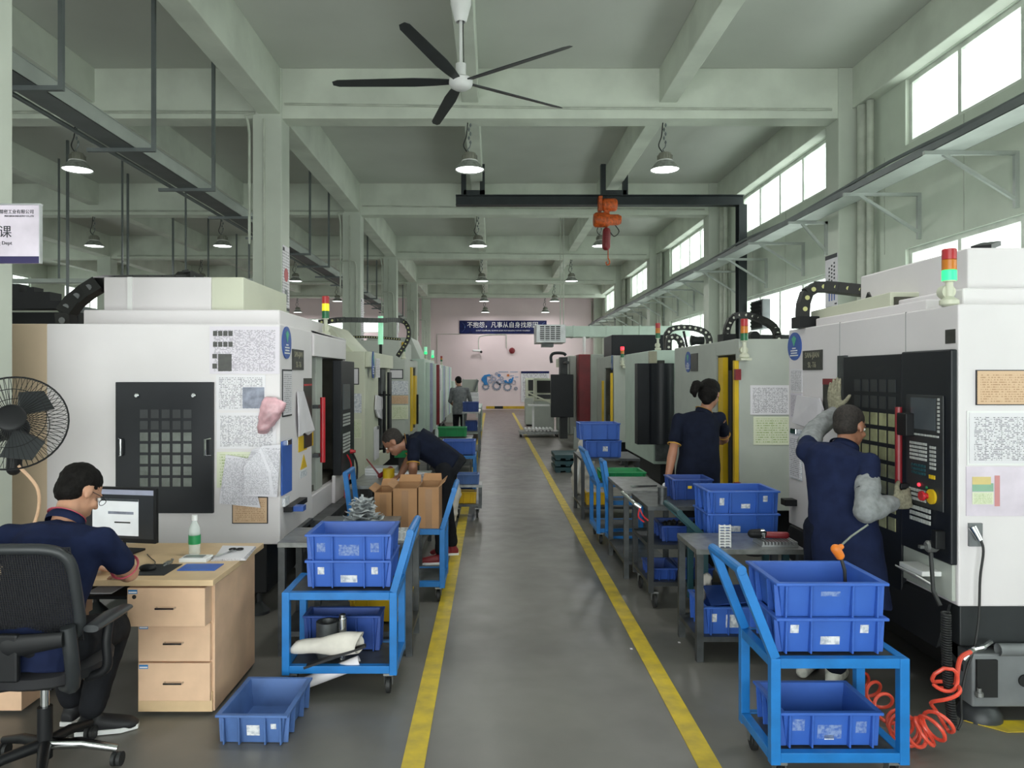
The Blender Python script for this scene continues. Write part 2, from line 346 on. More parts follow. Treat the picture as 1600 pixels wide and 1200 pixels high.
# downpipes on the right wall beside the columns
for k in range(5):
    y = COLY[k]
    for q, (dy, r) in enumerate(((-.13, .075), (-.33, .05))):
        o = MB().tube([(5.3-r*.2, y+dy, 1.2), (5.3-r*.2, y+dy, 5.55)], r, 14).build('downpipe', 'conduit', smooth=True)
        tag(o, ['thick','slim'][q]+' pale drainpipe beside the '+['first','second','third','fourth','fifth'][k]+' column along the window wall counted from the camera', 'pipe', 'drainpipes on the window wall')
# conduits on the beams
ordn = ['nearest', 'second', 'third', 'fourth', 'fifth', 'sixth']
for k in range(1, 6):
    y = (COLY[:5]+[35.0])[k]
    o = MB().tube([(-3.0, y-.01, 5.62), (1.15, y-.01, 5.56), (4.9, y-.01, 5.54)], .016, 6).build('conduit_pipe', 'conduit', smooth=True)
    tag(o, 'thin pale conduit along the %s ceiling beam over the aisle' % ordn[k-1], 'conduit', 'conduits on the beams')
    o = MB().tube(curved([(-11.9, y-.01, 5.5), (-8, y-.01, 5.5), (-3.8, y-.01, 5.5), (-3.56, y-.01, 5.45), (-3.5, y-.01, 5.2)])+[Vector((-3.5, y-.01, 3.6))], .02, 6).build('conduit_pipe', 'conduit', smooth=True)
    tag(o, 'thin pale conduit on the %s beam of the left hall, bending down its column' % ordn[k-1], 'conduit', 'conduits in the left hall')
    o = MB().tube([Vector((-3.29, y-.02, 5.4)), Vector((-3.29, y-.02, 1.9))], .018, 6).build('conduit_pipe', 'conduit', smooth=True)
    tag(o, 'vertical pale conduit down the camera side of the %s column in the left row' % ordn[k-1], 'conduit', 'conduits down the columns')
    if k > 1:
        o = MB().tube(curved([(-3.45, y-.03, 4.35), (-3.25, y-.03, 4.35), (-3.16, y-.03, 4.3), (-3.13, y-.03, 4.1)])+[Vector((-3.13, y-.03, 1.9))], .024, 6).build('conduit_pipe', 'conduit', smooth=True)
        tag(o, 'bent pale conduit turning down the face of the %s column in the left row' % ordn[k-1], 'conduit', 'conduits down the columns')

# ---------------- high bay lamps ----------------
def lamp(loc, label, gp):
    x, y, z = loc; r = thing('high_bay_lamp', label, 'lamp', (x, y, z), gp)
    MB().lathe((x, y, z), [(.215, 0), (.222, .006), (.2, .03), (.15, .09), (.115, .125), (.11, .13), (.095, .118), (.14, .08), (.19, .028), (.207, .008)], 28).build('reflector', 'lamp_metal', r, True)
    MB().lathe((x, y, z), [(.001, .012), (.2, .012), (.2, .018), (.001, .018)], 28).build('diffuser', 'lamp_face', r, True)
    h = MB().lathe((x, y, z), [(.1, .13), (.112, .135), (.112, .15), (.1, .155), (.1, .22), (.085, .25), (.05, .262), (.001, .265)], 28)
    for j in range(16):
        t = 2*PI*j/16; cx, cy = x+.103*math.cos(t), y+.103*math.sin(t); h.bar((cx, cy, z+.155), (cx, cy, z+.215), .01, .02, up=(math.cos(t), math.sin(t), 0))
    h.build('housing', 'lamp_dark', r, True)
    MB().lathe((x, y, z), [(.116, .128), (.12, .134), (.116, .14)], 28).build('ring', 'white', r, True)
    hk = MB().tube(curved([(x, y, z+.26), (x-.03, y, z+.3), (x, y, z+.34), (x+.012, y, z+.38)]), .008, 6); zz = z+.38
    top = 5.42-.001
    for j in range(5): hk.lathe((x+.012*(-1)**j, y, zz+j*(top-zz)/5.05), [(.006, 0), (.018, (top-zz)/10), (.006, (top-zz)/5.4)], 6)
    hk.build('hook', 'galv_dark', r, True)
    MB().tube(curved([(x-.02, y, z+.25), (x-.09, y, z+.36), (x-.05, y, z+.5), (x-.03, y, top)]), .009, 6).build('cable', 'rubber', r, True)
    l = bpy.data.lights.new('lamp_light', 'AREA'); l.shape = 'DISK'; l.size = .38; l.energy = 31; l.color = (1, .985, .97)
    lo = bpy.data.objects.new('lamp_light', l); COL.objects.link(lo); lo.parent = r; lo.location = (0, 0, -.01)
    return r
rows = [(-.33, 'centre beam row'), (2.54, 'window side row'), (-6.3, 'near left hall row'), (-9.3, 'far left hall row')]
lamp0 = None
for ri, (x, rn) in enumerate(rows):
    for k in range(6):
        y = (COLY[:5]+[35.0])[k]+.2; z = 4.72; y = y
        if ri == 2 and k == 1: x_ = -6.1
        else: x_ = x
        lab = 'grey high bay lamp, %s counted from the camera in the %s' % (ordn[k], rn)
        if lamp0 is None: lamp0 = lamp((x_, y, z), lab, 'high bay ceiling lamps')
        else: dup(lamp0, (x_, y, z), label=lab, group='high bay ceiling lamps')

# ---------------- ceiling fan ----------------
cx, cy, cz = -.33, 7.75, 4.74
r = thing('ceiling_fan', 'large five-blade ceiling fan with white hub and dark blades above the aisle', 'fan', (cx, cy, cz))
MB().lathe((cx, cy, cz), [(.001, -.03), (.07, -.025), (.11, 0), (.125, .03), (.125, .075), (.1, .095), (.05, .1), (.001, .1)], 28).build('hub', 'white', r, True)
MB().lathe((cx, cy, cz), [(.04, .1), (.055, .11), (.055, .24), (.03, .25), (.001, .25)], 20).build('motor_cover', 'white', r, True)
MB().tube([(cx, cy, cz+.24), (cx, cy, cz+.72)], .018, 12).build('rod', 'white', r, True)
MB().tube([(cx+.03, cy, cz+.24), (cx+.022, cy, cz+.72)], .005, 6).build('cable', 'rubber', r, True)
MB().lathe((cx, cy, cz), [(.05, .68), (.065, .7), (.11, .87), (.11, .911), (.001, .911)], 24).build('canopy', 'white', r, True)
for j in range(5):
    t = math.radians(178+72*j); d = Vector((math.cos(t), math.sin(t), 0)); n = Vector((-d.y, d.x, .28)).normalized()
    c = Vector((cx, cy, cz+.055)); b = MB()
    st = [(.1, .035, .012), (.3, .055, .010), (.5, .066, .008), (1.3, .052, .006), (1.36, .028, .004)]
    vs = []; 
    for a, w, th in st:
        u = n.cross(d)
        for sa, sb in ((-1,-1),(1,-1),(1,1),(-1,1)): vs.append(c+d*a+n*w*sa+u*th*sb*.6)
    fs = [(i*4+q, i*4+(q+1)%4, i*4+4+(q+1)%4, i*4+4+q) for i in range(4) for q in range(4)]+[(3,2,1,0),(16,17,18,19)]
    b.add(vs, fs).build('blade', 'dark_grey', r, True)

# ---------------- left cable tray with hangers ----------------
r = thing('cable_trunking', 'galvanised cable trunking hung from the ceiling along the left column row', 'cable tray', (-4.05, 3.0, 4.2))
m = MB(); m.mat(1).box(-4.19, -3.92, 3.0, 34, 4.2, 4.205); m.mat(0).box(-4.19, -4.185, 3.0, 34, 4.2, 4.35); m.box(-3.925, -3.92, 3.0, 34, 4.2, 4.35); m.box(-4.2, -3.91, 3.0, 34, 4.35, 4.356)
m.build('channel', ['galv', 'galv_dark'], r)
y = 4.6; hs = 0
while y < 34:
    MB().box(-4.45, -3.70, y, y+.04, 4.16, 4.2).box(-3.74, -3.70, y, y+.04, 4.2, 6.15).build('hanger', 'galv_dark', r); y += 1.735
MB().tube([(-4.3, 3.0, 4.225), (-4.3, 34, 4.225)], .024, 8).build('conduit', 'galv_dark', r, True)
r = thing('cable_trunking', 'slim second cable trunking on long hanger rods deep in the left hall', 'cable tray', (-8.2, 6, 2.95))
m = MB(); m.box(-8.35, -8.05, 6.0, 30, 2.95, 3.05).build('channel', 'galv_dark', r)
for i in range(10): bx(-8.05, -8.01, 7+i*2.3, 7.04+i*2.3, 2.9, 6.15).build('hanger', 'galv_dark', r)
r = thing('cable_trunking', 'distant thin cable trunking across the left hall under the beams', 'cable tray', (-8, 15, 3.6))
bx(-11.9, -4.5, 15.0, 15.2, 3.6, 3.68).build('channel', 'galv', r)
for i in range(6): bx(-11.5+i*1.3, -11.47+i*1.3, 15.08, 15.11, 3.68, 6.15).build('hanger', 'galv_dark', r)

# ---------------- right cable tray on wall brackets ----------------
r = thing('cable_tray', 'long galvanised cable tray on triangular brackets under the high windows', 'cable tray', (4.65, 3.0, 4.0))
m = MB(); m.mat(1).box(4.5, 4.82, 3.5, 34.5, 4.0, 4.006); m.mat(0).box(4.5, 4.505, 3.5, 34.5, 4.0, 4.085); m.box(4.815, 4.82, 3.5, 34.5, 4.0, 4.085); m.build('channel', ['galv_dark', 'galv'], r)
for i, (xx, zz) in enumerate(((4.52, 4.075), (4.56, 4.04), (4.62, 4.05), (4.7, 4.04))):
    pts = [(xx+.03*math.sin(q*1.7+i), 3.5+q*1.6, zz+.03+.02*math.sin(q*2.3+i)) for q in range(20)]
    MB().tube(curved(pts, 3), .02, 6).build('cable', ['galv_dark', 'rubber', 'galv', 'galv_dark'][i], r, True)
y = 5.8
for i in range(17):
    if not any(abs(y+.02-(c+.2)) < .3 for c in COLY):
        m = MB(); m.box(4.42, XR-.04, y, y+.04, 3.96, 4.0); m.box(XR-.045, XR-.001, y, y+.04, 3.42, 4.0)
        m.bar((4.62, y+.02, 3.97), (XR-.02, y+.02, 3.5), .035); m.build('bracket', 'galv', r)
    else:
        m = MB(); m.box(4.42, 4.999, y, y+.04, 3.96, 4.0); m.box(4.96, 4.999, y, y+.04, 3.5, 4.0); m.bar((4.62, y+.02, 3.97), (4.98, y+.02, 3.55), .035); m.build('bracket', 'galv', r)
    y += 1.72

# ---------------- jib crane and hoist ----------------
r = thing('jib_crane', 'black steel crane beam hung under the ceiling on a wall post', 'crane', (2.2, 15, 0))
m = MB(); z0 = 5.17; m.box(-.74, 5.12, 14.93, 15.13, z0+.19, z0+.205); m.box(-.74, 5.12, 14.93, 15.13, z0, z0+.015); m.box(-.74, 5.12, 15.02, 15.04, z0, z0+.2); m.build('beam', 'crane_black', r)
m = MB(); m.box(5.0, 5.16, 14.9, 14.915, 0, z0); m.box(5.0, 5.16, 15.115, 15.13, 0, z0); m.box(5.07, 5.09, 14.91, 15.12, 0, z0); m.build('post', 'crane_black', r)
for xx in (-.56, -.18, 2.28, 2.73):
    bx(xx-.07, xx+.03, 14.95, 15.08, z0+.2, 6.0).build('hanger', 'crane_black', r)
for xx in (-.38, 2.5): bx(xx-.2, xx+.23, 14.95, 15.09, z0+.205, z0+.3).build('clamp', 'crane_black', r)
hx, hy, hz = fx(950, 14.8), 14.79, 4.0
r = thing('chain_hoist', 'orange electric chain hoist hanging from the black crane beam', 'hoist', (hx, hy, 4.0))
m = MB().lathe((hx-.12, hy, 5.13), [(.001, 0), (.1, 0), (.13, .03), (.13, .26), (.1, .3), (.001, .3)], 18, 'x'); m.box(hx-.2, hx-.12, hy-.08, hy+.1, 5.0, 5.3); m.build('trolley', 'orange_hoist', r, True, .01)
m = MB().lathe((hx-.3, hy, 4.83), [(.001, 0), (.12, .01), (.15, .05), (.15, .28), (.11, .34), (.11, .5), (.08, .56), (.001, .57)], 20, 'x'); m.box(hx-.08, hx+.02, hy-.06, hy+.06, 4.83, 5.1); m.build('motor', 'orange_hoist', r, True)
m = MB(); m.box(hx-.12, hx-.02, hy-.07, hy+.07, 4.72, 4.84); m.cap((hx-.03, hy, 4.6), .08, (hx-.04, hy, 4.3), .085); m.build('chain_bucket', 'red_panel', r, True)
m = MB()
for j in range(9): m.lathe((hx, hy, 4.28-j*.028), [(.006, 0), (.016, .014), (.006, .026)], 6)
m.tube(curved([(hx, hy, 4.06), (hx+.03, hy, 4.0), (hx+.02, hy, 3.94), (hx-.03, hy, 3.93), (hx-.04, hy, 3.99)]), .013, 6)
m.build('hook', 'orange_hoist', r, True)
MB().tube(curved([(hx+.12, hy, 4.75), (hx+.22, hy, 4.6), (hx+.12, hy, 4.5), (hx+.02, hy, 4.62)]), .01, 6).build('cable', 'rubber', r, True)

# ---------------- air duct near the far end ----------------
r = thing('air_duct', 'pale green air duct with square louvred outlet below the ceiling', 'duct', (2.5, 20.2, 2.75))
m = MB(); m.box(2.0, XR-.01, 20.0, 20.7, 2.76, 3.03+.02)
for i in range(7): m.box(2.2+i*.45, 2.24+i*.45, 19.985, 20.715, 2.745, 3.065)
m.build('duct_body', 'machine_green', r)
bx(fx(838, 19.6), fx(884, 19.6), 19.6, 20.7, 2.58, 3.06).build('outlet_box', 'alu', r, bevel=.01)
x0 = fx(843, 19.6); x1 = fx(876, 19.6); xm = (x0+x1)/2
bx(x0, x1, 19.585, 19.599, 2.64, 3.02).build('grille_opening', 'dark', r)
m = MB()
for i in range(7): m.box(x0, x1, 19.57, 19.585, 2.65+i*.052, 2.672+i*.052)
for i in range(5): m.box(x0+(x1-x0)*i/4-.012, x0+(x1-x0)*i/4+.012, 19.565, 19.586, 2.63, 3.03)
m.build('louvre', 'alu', r)
bx(fx(848, 19.6), fx(866, 19.6), 19.8, 20.3, 2.48, 2.58).build('junction_box', 'mid_grey', r)
for px in (876, 881):
    MB().tube([(fx(px, 20), 20.1, 3.06), (fx(px, 20), 20.1, 6.15)], .012, 6).build('hanger_rod', 'conduit', r)

# ---------------- far wall ----------------
yb = YB-.002
r = thing('banner', 'dark blue banner with white Chinese motto high on the far wall', 'sign', (fx(775, yb), yb, fz(522, yb)))
x0, x1, z0, z1 = fx(718, yb), fx(854, yb), fz(521.5, yb), fz(501, yb)
bx(x0, x1, yb-.04, yb, z0, z1).build('board', 'navy_sign', r)
text('motto', '不抱怨，凡事从自身找原因', .31, ((x0+x1)/2-.02, yb-.045, z0+.42), (PI/2, 0, 0), 'white', r, sx=.95)
text('subtitle', "DON'T COMPLAIN, ALWAYS LOOK FOR REASONS WITHIN YOURSELF", .085, ((x0+x1)/2, yb-.045, z0+.15), (PI/2, 0, 0), 'white', r)
m = MB()
for cxx in (x0+.02, x1-.02):
    s_ = 1 if cxx < (x0+x1)/2 else -1
    for i in range(9):
        a = math.radians(-70+i*140/9); b = math.radians(-70+(i+1)*140/9)
        m.bar((cxx+s_*.25*math.cos(a), yb-.043, (z0+z1)/2+.25*math.sin(a)), (cxx+s_*.25*math.cos(b), yb-.043, (z0+z1)/2+.25*math.sin(b)), .02, .004)
m.build('arc_pattern', 'cyan', r)
o = MB().lathe((fx(800, yb), yb-.1, fz(548, yb)), [(.001, 0), (.12, .005), (.15, .03), (.15, .1)], 24, 'y').build('alarm_bell', 'red_panel', None, True)
tag(o, 'round dark red alarm bell on the far wall below the banner', 'bell')
o = MB().tube([(fx(683, yb), yb-.02, 2.0), (fx(683, yb), yb-.02, fz(522, yb)), (fx(718, yb), yb-.02, fz(522, yb))], .015, 6).build('conduit_pipe', 'conduit')
tag(o, 'thin conduit up the far wall into the blue banner', 'conduit')
o = MB().tube(curved([(fx(748, yb), yb-.02, fz(546, yb)), (fx(748, yb), yb-.02, fz(530, yb)), (fx(753, yb), yb-.02, fz(525, yb)), (fx(770, yb), yb-.02, fz(523, yb)), (fx(791, yb), yb-.02, fz(523, yb))])+[Vector((fx(791, yb), yb-.02, fz(544, yb)))], .02, 6).build('conduit_pipe', 'conduit')
tag(o, 'arched conduit on the far wall between the camera and the alarm bell', 'conduit')
r = thing('security_camera', 'small security camera with dark lens on the far wall', 'camera', (fx(750, yb), yb-.15, fz(550, yb)))
MB().cap((fx(740, yb), yb-.18, fz(548, yb)), .05, (fx(750, yb), yb-.15, fz(548.5, yb)), .06).build('housing', 'white', r, True)
MB().ell((fx(752, yb), yb-.19, fz(550, yb)), (.06, .06, .06)).build('lens', 'dark', r, True)
bx(fx(749, yb), fx(751, yb), yb-.14, yb, fz(547, yb), fz(545, yb)).build('bracket', 'white', r)
# gear mural, flat decoration on the wall
r = thing('gear_mural', 'blue and grey gear wall decoration at the end of the aisle', 'mural', (fx(780, yb), yb, fz(612, yb)))
def ring(mm, cx, cz, ro, ri, teeth=0, y=yb-.02):
    n = max(24, teeth*4); vs = []; 
    for i in range(n):
        t = 2*PI*i/n; rr = ro*(1.0 if not teeth or (i % 4) < 2 else .88); vs += [(cx+rr*math.cos(t), y, cz+rr*math.sin(t)), (cx+ri*math.cos(t), y, cz+ri*math.sin(t)), (cx+rr*math.cos(t), yb, cz+rr*math.sin(t)), (cx+ri*math.cos(t), yb, cz+ri*math.sin(t))]
    fs = []
    for i in range(n):
        a = i*4; b = ((i+1) % n)*4; fs += [(a, a+1, b+1, b), (a, b, b+2, a+2), (a+1, a+3, b+3, b+1)]
    mm.add(vs, fs)
sc = yb/F
for nm, mt, lst in (('large_gear', 'mural_grey', [(759, 604, 6, 3, 10), (776, 603, 7.5, 4, 12), (793, 604.5, 7, 4, 12), (806, 607, 3, 1.4, 8)]),
                    ('small_gear', 'mural_light', [(768, 588, 3, 1.5, 8), (772, 592, 4, 2, 8), (780, 597, 5, 2.6, 10), (784, 591, 3, 1.5, 8), (766, 596, 3.6, 1.6, 8), (776, 584, 2.6, 1, 8), (787, 597, 3, 1, 8), (803, 597, 3.4, 2.6, 8)]),
                    ('accent_gear', 'mural_blue', [(780, 586.5, 2.4, 1, 8), (798, 595, 3.6, 1, 8), (790, 596, 2.4, .6, 8)]), ('orange_gear', 'orange', [(794, 586.5, 2, .6, 8)])):
    for (px, py, ro, ri, tt) in lst:
        m = MB(); ring(m, fx(px, yb), fz(py, yb), ro*sc, ri*sc, tt, yb-.02-.01*(ro < 5)); m.build(nm, mt, r)
P = [(753, 590), (757, 586), (765, 584.5), (768, 587), (761, 588.5), (761, 596), (763, 601), (757, 602), (755, 597), (752, 594)]
MB().plate([(fx(a, yb), yb-.03, fz(b, yb)) for a, b in P], (0, 1, 0), .029).build('blue_shape', 'mural_blue', r)
P = [(787, 594), (796, 597.5), (801, 589), (803, 590), (799, 599), (789, 598)]
MB().plate([(fx(a, yb), yb-.045, fz(b, yb)) for a, b in P], (0, 1, 0), .01).build('blue_shape', 'mural_blue', r)
m = MB()
for (a, b, c) in ((779, 794, 581), (797, 809, 581), (797, 803, 587), (805, 810, 589)): m.box(fx(a, yb), fx(b, yb), yb-.01, yb, fz(c+.9, yb), fz(c-.6, yb))
m.build('slogan', 'mural_light', r)
r = thing('notice_board', 'white notice board with navy header on the far wall right of the gears', 'board', (fx(835, yb), yb, fz(625, yb)))
bx(fx(814, yb), fx(858, yb), yb-.03, yb, fz(628, yb), fz(580, yb)).build('board', 'doc_table', r)
bx(fx(814, yb), fx(858, yb), yb-.035, yb-.03, fz(583.5, yb), fz(580, yb)).build('header', 'navy_sign', r)
o = bx(fx(925, yb)-.03, fx(925, yb), yb-.05, yb, 3.5, 5.4).build('conduit_pipe', 'conduit'); tag(o, 'straight conduit high on the far wall near the window side', 'conduit')
r = thing('whiteboard', 'grey framed board leaning on a stand at the end of the left side', 'board', (fx(735, 30), 30, 0))
bx(fx(722, 30), fx(745, 30), 29.9, 29.95, fz(640, 30), fz(612, 30)).build('panel', 'mid_grey', r)
bx(fx(722, 30), fx(747, 30), 29.88, 29.95, fz(612, 30), fz(593, 30)).build('upper_panel', 'machine_grey', r)
for px in (723, 744): bx(fx(px, 30), fx(px, 30)+.05, 29.96, 30.0, 0, fz(592, 30)).build('leg', 'galv', r)
MB().bar((fx(747, 30), 29.85, fz(594, 30)), (fx(741, 30), 29.85, fz(611, 30)), .08).build('brace', 'galv_dark', r)
# ---------------- machine helpers ----------------
def bxp(px0, px1, py0, py1, Y, th=.01, m=None):
    """box on a face at depth Y, measured in the photo, thickness towards the camera"""
    m = m or MB(); return m.box(fx(px0, Y), fx(px1, Y), Y-th, Y-.0005, fz(py1, Y), fz(py0, Y))
def bxs(X, px0, px1, z0, z1, th=.01, m=None, off=.0005):
    """box on an aisle face at X"""
    m = m or MB(); s = -1 if X > 0 else 1
    return m.box(X+s*off, X+s*(off+th), wy(px0, X), wy(px1, X), z0, z1)
def sz(px, py, X): return fz(py, wy(px, X))
def tower(root, x, y, z, h=.36, lit='green', amber='lamp_amber', red='lamp_red'):
    p = MB().lathe((x, y, z), [(.03, 0), (.045, .01), (.045, .03), (.018, .05), (.018, h*.42), (.03, h*.43), (.03, h*.45)], 16).build('signal_tower', 'machine_cream', root, True)
    MB().lathe((x, y, z+.075), [(.001, 0), (.035, 0), (.035, .05), (.001, .05)], 14, 'y').build('knuckle', 'machine_cream', p, True)
    zz = z+h*.45; seg = h*.55/3
    for nm, mt in (('green_lamp', 'led_green' if lit == 'green' else 'lamp_green'), ('amber_lamp', amber), ('red_lamp', red)):
        MB().lathe((x, y, zz), [(.001, 0), (.034, 0), (.034, seg-.004), (.03, seg), (.001, seg)], 18).build(nm, mt, p, True); zz += seg
def chain(root, pts, w=.07, h=.06, pin='pin', per=5):
    m = MB(); P = curved(pts, per)
    # resample evenly
    L = [0]; 
    for a, b in zip(P, P[1:]): L.append(L[-1]+(b-a).length)
    n = int(L[-1]/(h*1.05)); Q = []
    for i in range(n+1):
        t = L[-1]*i/n; k = max(j for j in range(len(L)) if L[j] <= t+1e-9); k = min(k, len(P)-2)
        Q.append(P[k].lerp(P[k+1], (t-L[k])/max(1e-6, L[k+1]-L[k])))
    for i, (a, b) in enumerate(zip(Q, Q[1:])):
        d = (b-a).normalized(); up = Vector((0,1,0)) if abs(d.y) < .9 else Vector((1,0,0))
        m.mat(0).bar(a-d*h*.1, b+d*h*.02, h, w*(1 if i % 2 else .94), up=(0,1,0) if abs(d.y) < .9 else (1,0,0))
        side = Vector((0, 1, 0)); c = (a+b)/2
        m.mat(1).lathe(c-side*(w/2+.004), [(.001, 0), (h*.23, 0), (h*.23, w+.008), (.001, w+.008)], 8, 'y')
    return m.build('cable_chain', ['chain_black', pin], root, True)
def oval(root, c, X, ry, rz, txt=True):
    s = -1 if X > 0 else 1; n = 28; y, z = c
    pts = [(X+s*.001, y+ry*math.cos(2*PI*i/n), z+rz*math.sin(2*PI*i/n)) for i in range(n)]
    o = MB().plate(pts, (s,0,0), .008).build('oval_badge', 'blue_oval', root)
    d = [(X+s*.0095, y-ry*.35, z+rz*.55), (X+s*.0095, y, z), (X+s*.0095, y+ry*.35, z+rz*.55), (X+s*.0095, y, z+rz*.75)]
    MB().plate(d, (s,0,0), .002).build('emblem', 'green_oval', o)
    m = MB()
    for i, w in enumerate((.25, .5, .45, .6)): m.box(X+s*.009, X+s*.011, y-ry*w, y+ry*w, z-rz*(.18+i*.17), z-rz*(.1+i*.17))
    m.build('lettering', 'white', o)
def nameplate(root, X, y0, y1, z0, z1, rows=('SAN-JIAN', 'SL-T6')):
    s = -1 if X > 0 else 1
    o = bx(X+s*.001, X+s*.009, y0, y1, z0, z1).build('name_plate', 'plate_black', root)
    rot = (PI/2, 0, -PI/2 if s < 0 else PI/2); h = (z1-z0)/2; w = abs(y1-y0)
    for i, t in enumerate(rows):
        text('lettering', t, min(h*.8, w/len(t)*1.5), (X+s*.0095, (y0+y1)/2, z1-h*(.5+i)), rot, 'plate_text', o)
def vmc(label, s, X, Y0, Wd, D, zb, zt, op, body='machine_white', base='machine_black', lower=True):
    """machining centre: s=-1 left of the aisle, +1 right. op=(y0,y1,z0,z1) opening in the aisle face or None"""
    x = lambda u: X+s*u
    r = thing('machining_center', label, 'machine', (x(D/2), Y0+Wd/2, 0))
    m = MB()
    if op:
        a, b, c, d = op; m.box(x(0), x(D), Y0, a, zb, zt); m.box(x(0), x(D), b, Y0+Wd, zb, zt); m.box(x(0), x(D), a, b, d, zt); m.box(x(0), x(D), a, b, zb, c); m.box(x(.75), x(D), a, b, c, d)
    else: m.box(x(0), x(D), Y0, Y0+Wd, zb, zt)
    m.build('enclosure', body, r, bevel=.008)
    if op:
        a, b, c, d = op
        i = MB(); i.box(x(.70), x(.745), a+.01, b-.01, c+.01, d-.01); i.box(x(.02), x(.70), a+.002, a+.012, c, d); i.box(x(.02), x(.70), b-.012, b-.002, c, d); i.box(x(.05), x(.7), a+.01, b-.01, c+.001, c+.05)
        i.cap((x(.45), (a+b)/2, d-.05), .07, (x(.45), (a+b)/2, c+.55), .05); i.box(x(.2), x(.65), a+.15, b-.15, c+.05, c+.2)
        i.build('work_chamber', 'interior', r)
    m = MB()
    m.box(x(.12), x(D), Y0+.1, Y0+Wd-.1, .16, zb)
    m.build('base', base, r, bevel=.01)
    f = MB()
    for u in (.2, D-.25):
        for v in (.18, Wd-.18):
            f.lathe((x(u), Y0+v, 0), [(.001, 0), (.075, 0), (.075, .02), (.03, .07), (.02, .08), (.02, .17)], 14)
    f.build('levelling_foot', 'dark_grey', r, True)
    return r, x

# ---------------- left machine 1 ----------------
XLf = -1.47; Y1 = 5.1
r, x = vmc('nearest white machining centre left of the aisle behind the desk', -1, XLf, Y1, 2.3, 1.62, .53, 2.06, (6.0, 7.35, .72, 1.86))
o = bx(fx(8, 5.1)-.12, fx(75, 5.1)-.004, 5.1, 7.0, .53, 2.06).build('side_cabinet', 'beige', r, bevel=.006)
bx(fx(75, 5.1)-.004, fx(75, 5.1), 5.105, 7.0, .53, 2.06).build('seam', 'mid_grey', r)
bx(fx(130, 5.5), fx(437, 5.5), 5.5, 7.0, 2.06, fz(484, 5.5)).build('roof_box', 'machine_white', r, bevel=.01)
m = bx(fx(162, 5.7), fx(330, 5.7), 5.7, 6.9, fz(484, 5.5), fz(433, 5.7)); m.build('roof_box', 'machine_white', r, bevel=.008)
MB().plate([(fx(330, 5.7), 5.7, fz(484, 5.5)), (fx(330, 5.7), 5.7, fz(433, 5.7)), (fx(330, 5.7), 6.9, fz(433, 5.7)), (fx(330, 5.7), 6.9, fz(484, 5.5))], (1,0,0), .25).build('roof_box', 'machine_cream', r, bevel=.008)
bx(fx(200, 5.7), fx(207, 5.7), 5.69, 5.7, fz(484, 5.7), fz(433, 5.7)).build('trim_strip', 'white', r)
chain(r, [(fx(105, 5.75), 5.75, 2.07), (fx(103, 5.75), 5.75, 2.2), (fx(115, 5.75), 5.8, 2.3), (fx(135, 5.8), 5.85, 2.38), (fx(165, 5.9), 5.98, 2.46), (fx(230, 6.4), 6.9+.2, 2.62), (fx(285, 7.2), 7.2, 2.7), (fx(300, 7.2), 7.25, 2.66), (fx(318, 7.25), 7.3, 2.57), (fx(325, 7.3), 7.32, 2.07)], .12, .11, 'mid_grey')
m = MB(); m.box(fx(-60, 6.8)-.05, fx(122, 6.8), 6.8, 6.95, fz(508, 6.8), fz(488, 6.8)); m.box(fx(-60, 6.6), fx(98, 6.6), 6.6, 6.8, fz(482, 6.6), fz(470, 6.6)); m.box(fx(30, 6.6), fx(78, 6.6), 6.6, 6.78, fz(470, 6.6), fz(456, 6.6)); m.box(fx(12, 6.6), fx(28, 6.6), 6.62, 6.76, fz(470, 6.6), fz(443, 6.6)); m.box(fx(40, 6.6), fx(51, 6.6), 6.62, 6.76, fz(456, 6.6), fz(448, 6.6))
m.box(fx(-20, 6.7), fx(-10, 6.7), 6.7, 6.8, 1.9, fz(470, 6.6)); m.build('overhead_rail', 'machine_black', r)
# side door with glazed grid
d = bxp(183, 335, 597, 801, 5.1, .025).build('side_door', 'black_panel', r, bevel=.004)
yy = 5.075
g = MB(); 
for i in range(5):
    for j in range(7):
        px = 219+i*17; py = 640+j*17.8
        g.mat(0 if j > 1 else 1); g.box(fx(px, yy), fx(px+12.6, yy), yy-.004, yy-.0005, fz(py+13.3, yy), fz(py, yy))
g.build('window_grid', ['lens', 'dark_grey'], d)
for px in (214.5, 303): MB().lathe((fx(px, yy), yy-.02, fz(618, yy)), [(.001, 0), (.011, 0), (.017, .006), (.017, .02)], 14, 'y').build('lock', 'chrome', d, True)
for px in (186, 329):
    q = fx(px, yy); e = fx(px+(6 if px < 200 else -6), yy)
    MB().tube([(q, yy, fz(685, yy)), (e, yy-.03, fz(686, yy)), (e, yy-.03, fz(711, yy)), (q, yy, fz(712, yy))], .007, 8).build('handle', 'chrome', d, True)
# aisle face details
oval(r, ((wy(440, XLf)+wy(453.5, XLf))/2, fz(535, 5.2)), XLf, (wy(453.5, XLf)-wy(440, XLf))/2, .115)
nameplate(r, XLf, wy(456, XLf), wy(473, XLf), fz(578, 5.5), fz(546, 5.5))
s_ = bx(x(-.02), x(0), 6.0, 7.3, 1.86, 2.04).build('fascia', 'machine_white', r, bevel=.004)
m = MB(); m.box(x(.03), x(.08), 6.27, 6.5, .72, 1.86); m.box(x(.09), x(.13), 6.5, 6.72, .72, 1.86); dd = m.build('sliding_door', 'machine_grey', r, bevel=.004)
m = MB().tube([(x(-.06), wy(493, XLf), .98), (x(-.06), wy(493, XLf), 1.52)], .022, 10); m.build('red_door_handle', 'red', r, True)
bx(x(-.05), x(.0), wy(488, XLf), wy(492, XLf), 1.03, 1.06).build('handle_bracket', 'dark_grey', r); bx(x(-.05), x(0), wy(488, XLf), wy(492, XLf), 1.43, 1.46).build('handle_bracket', 'dark_grey', r)
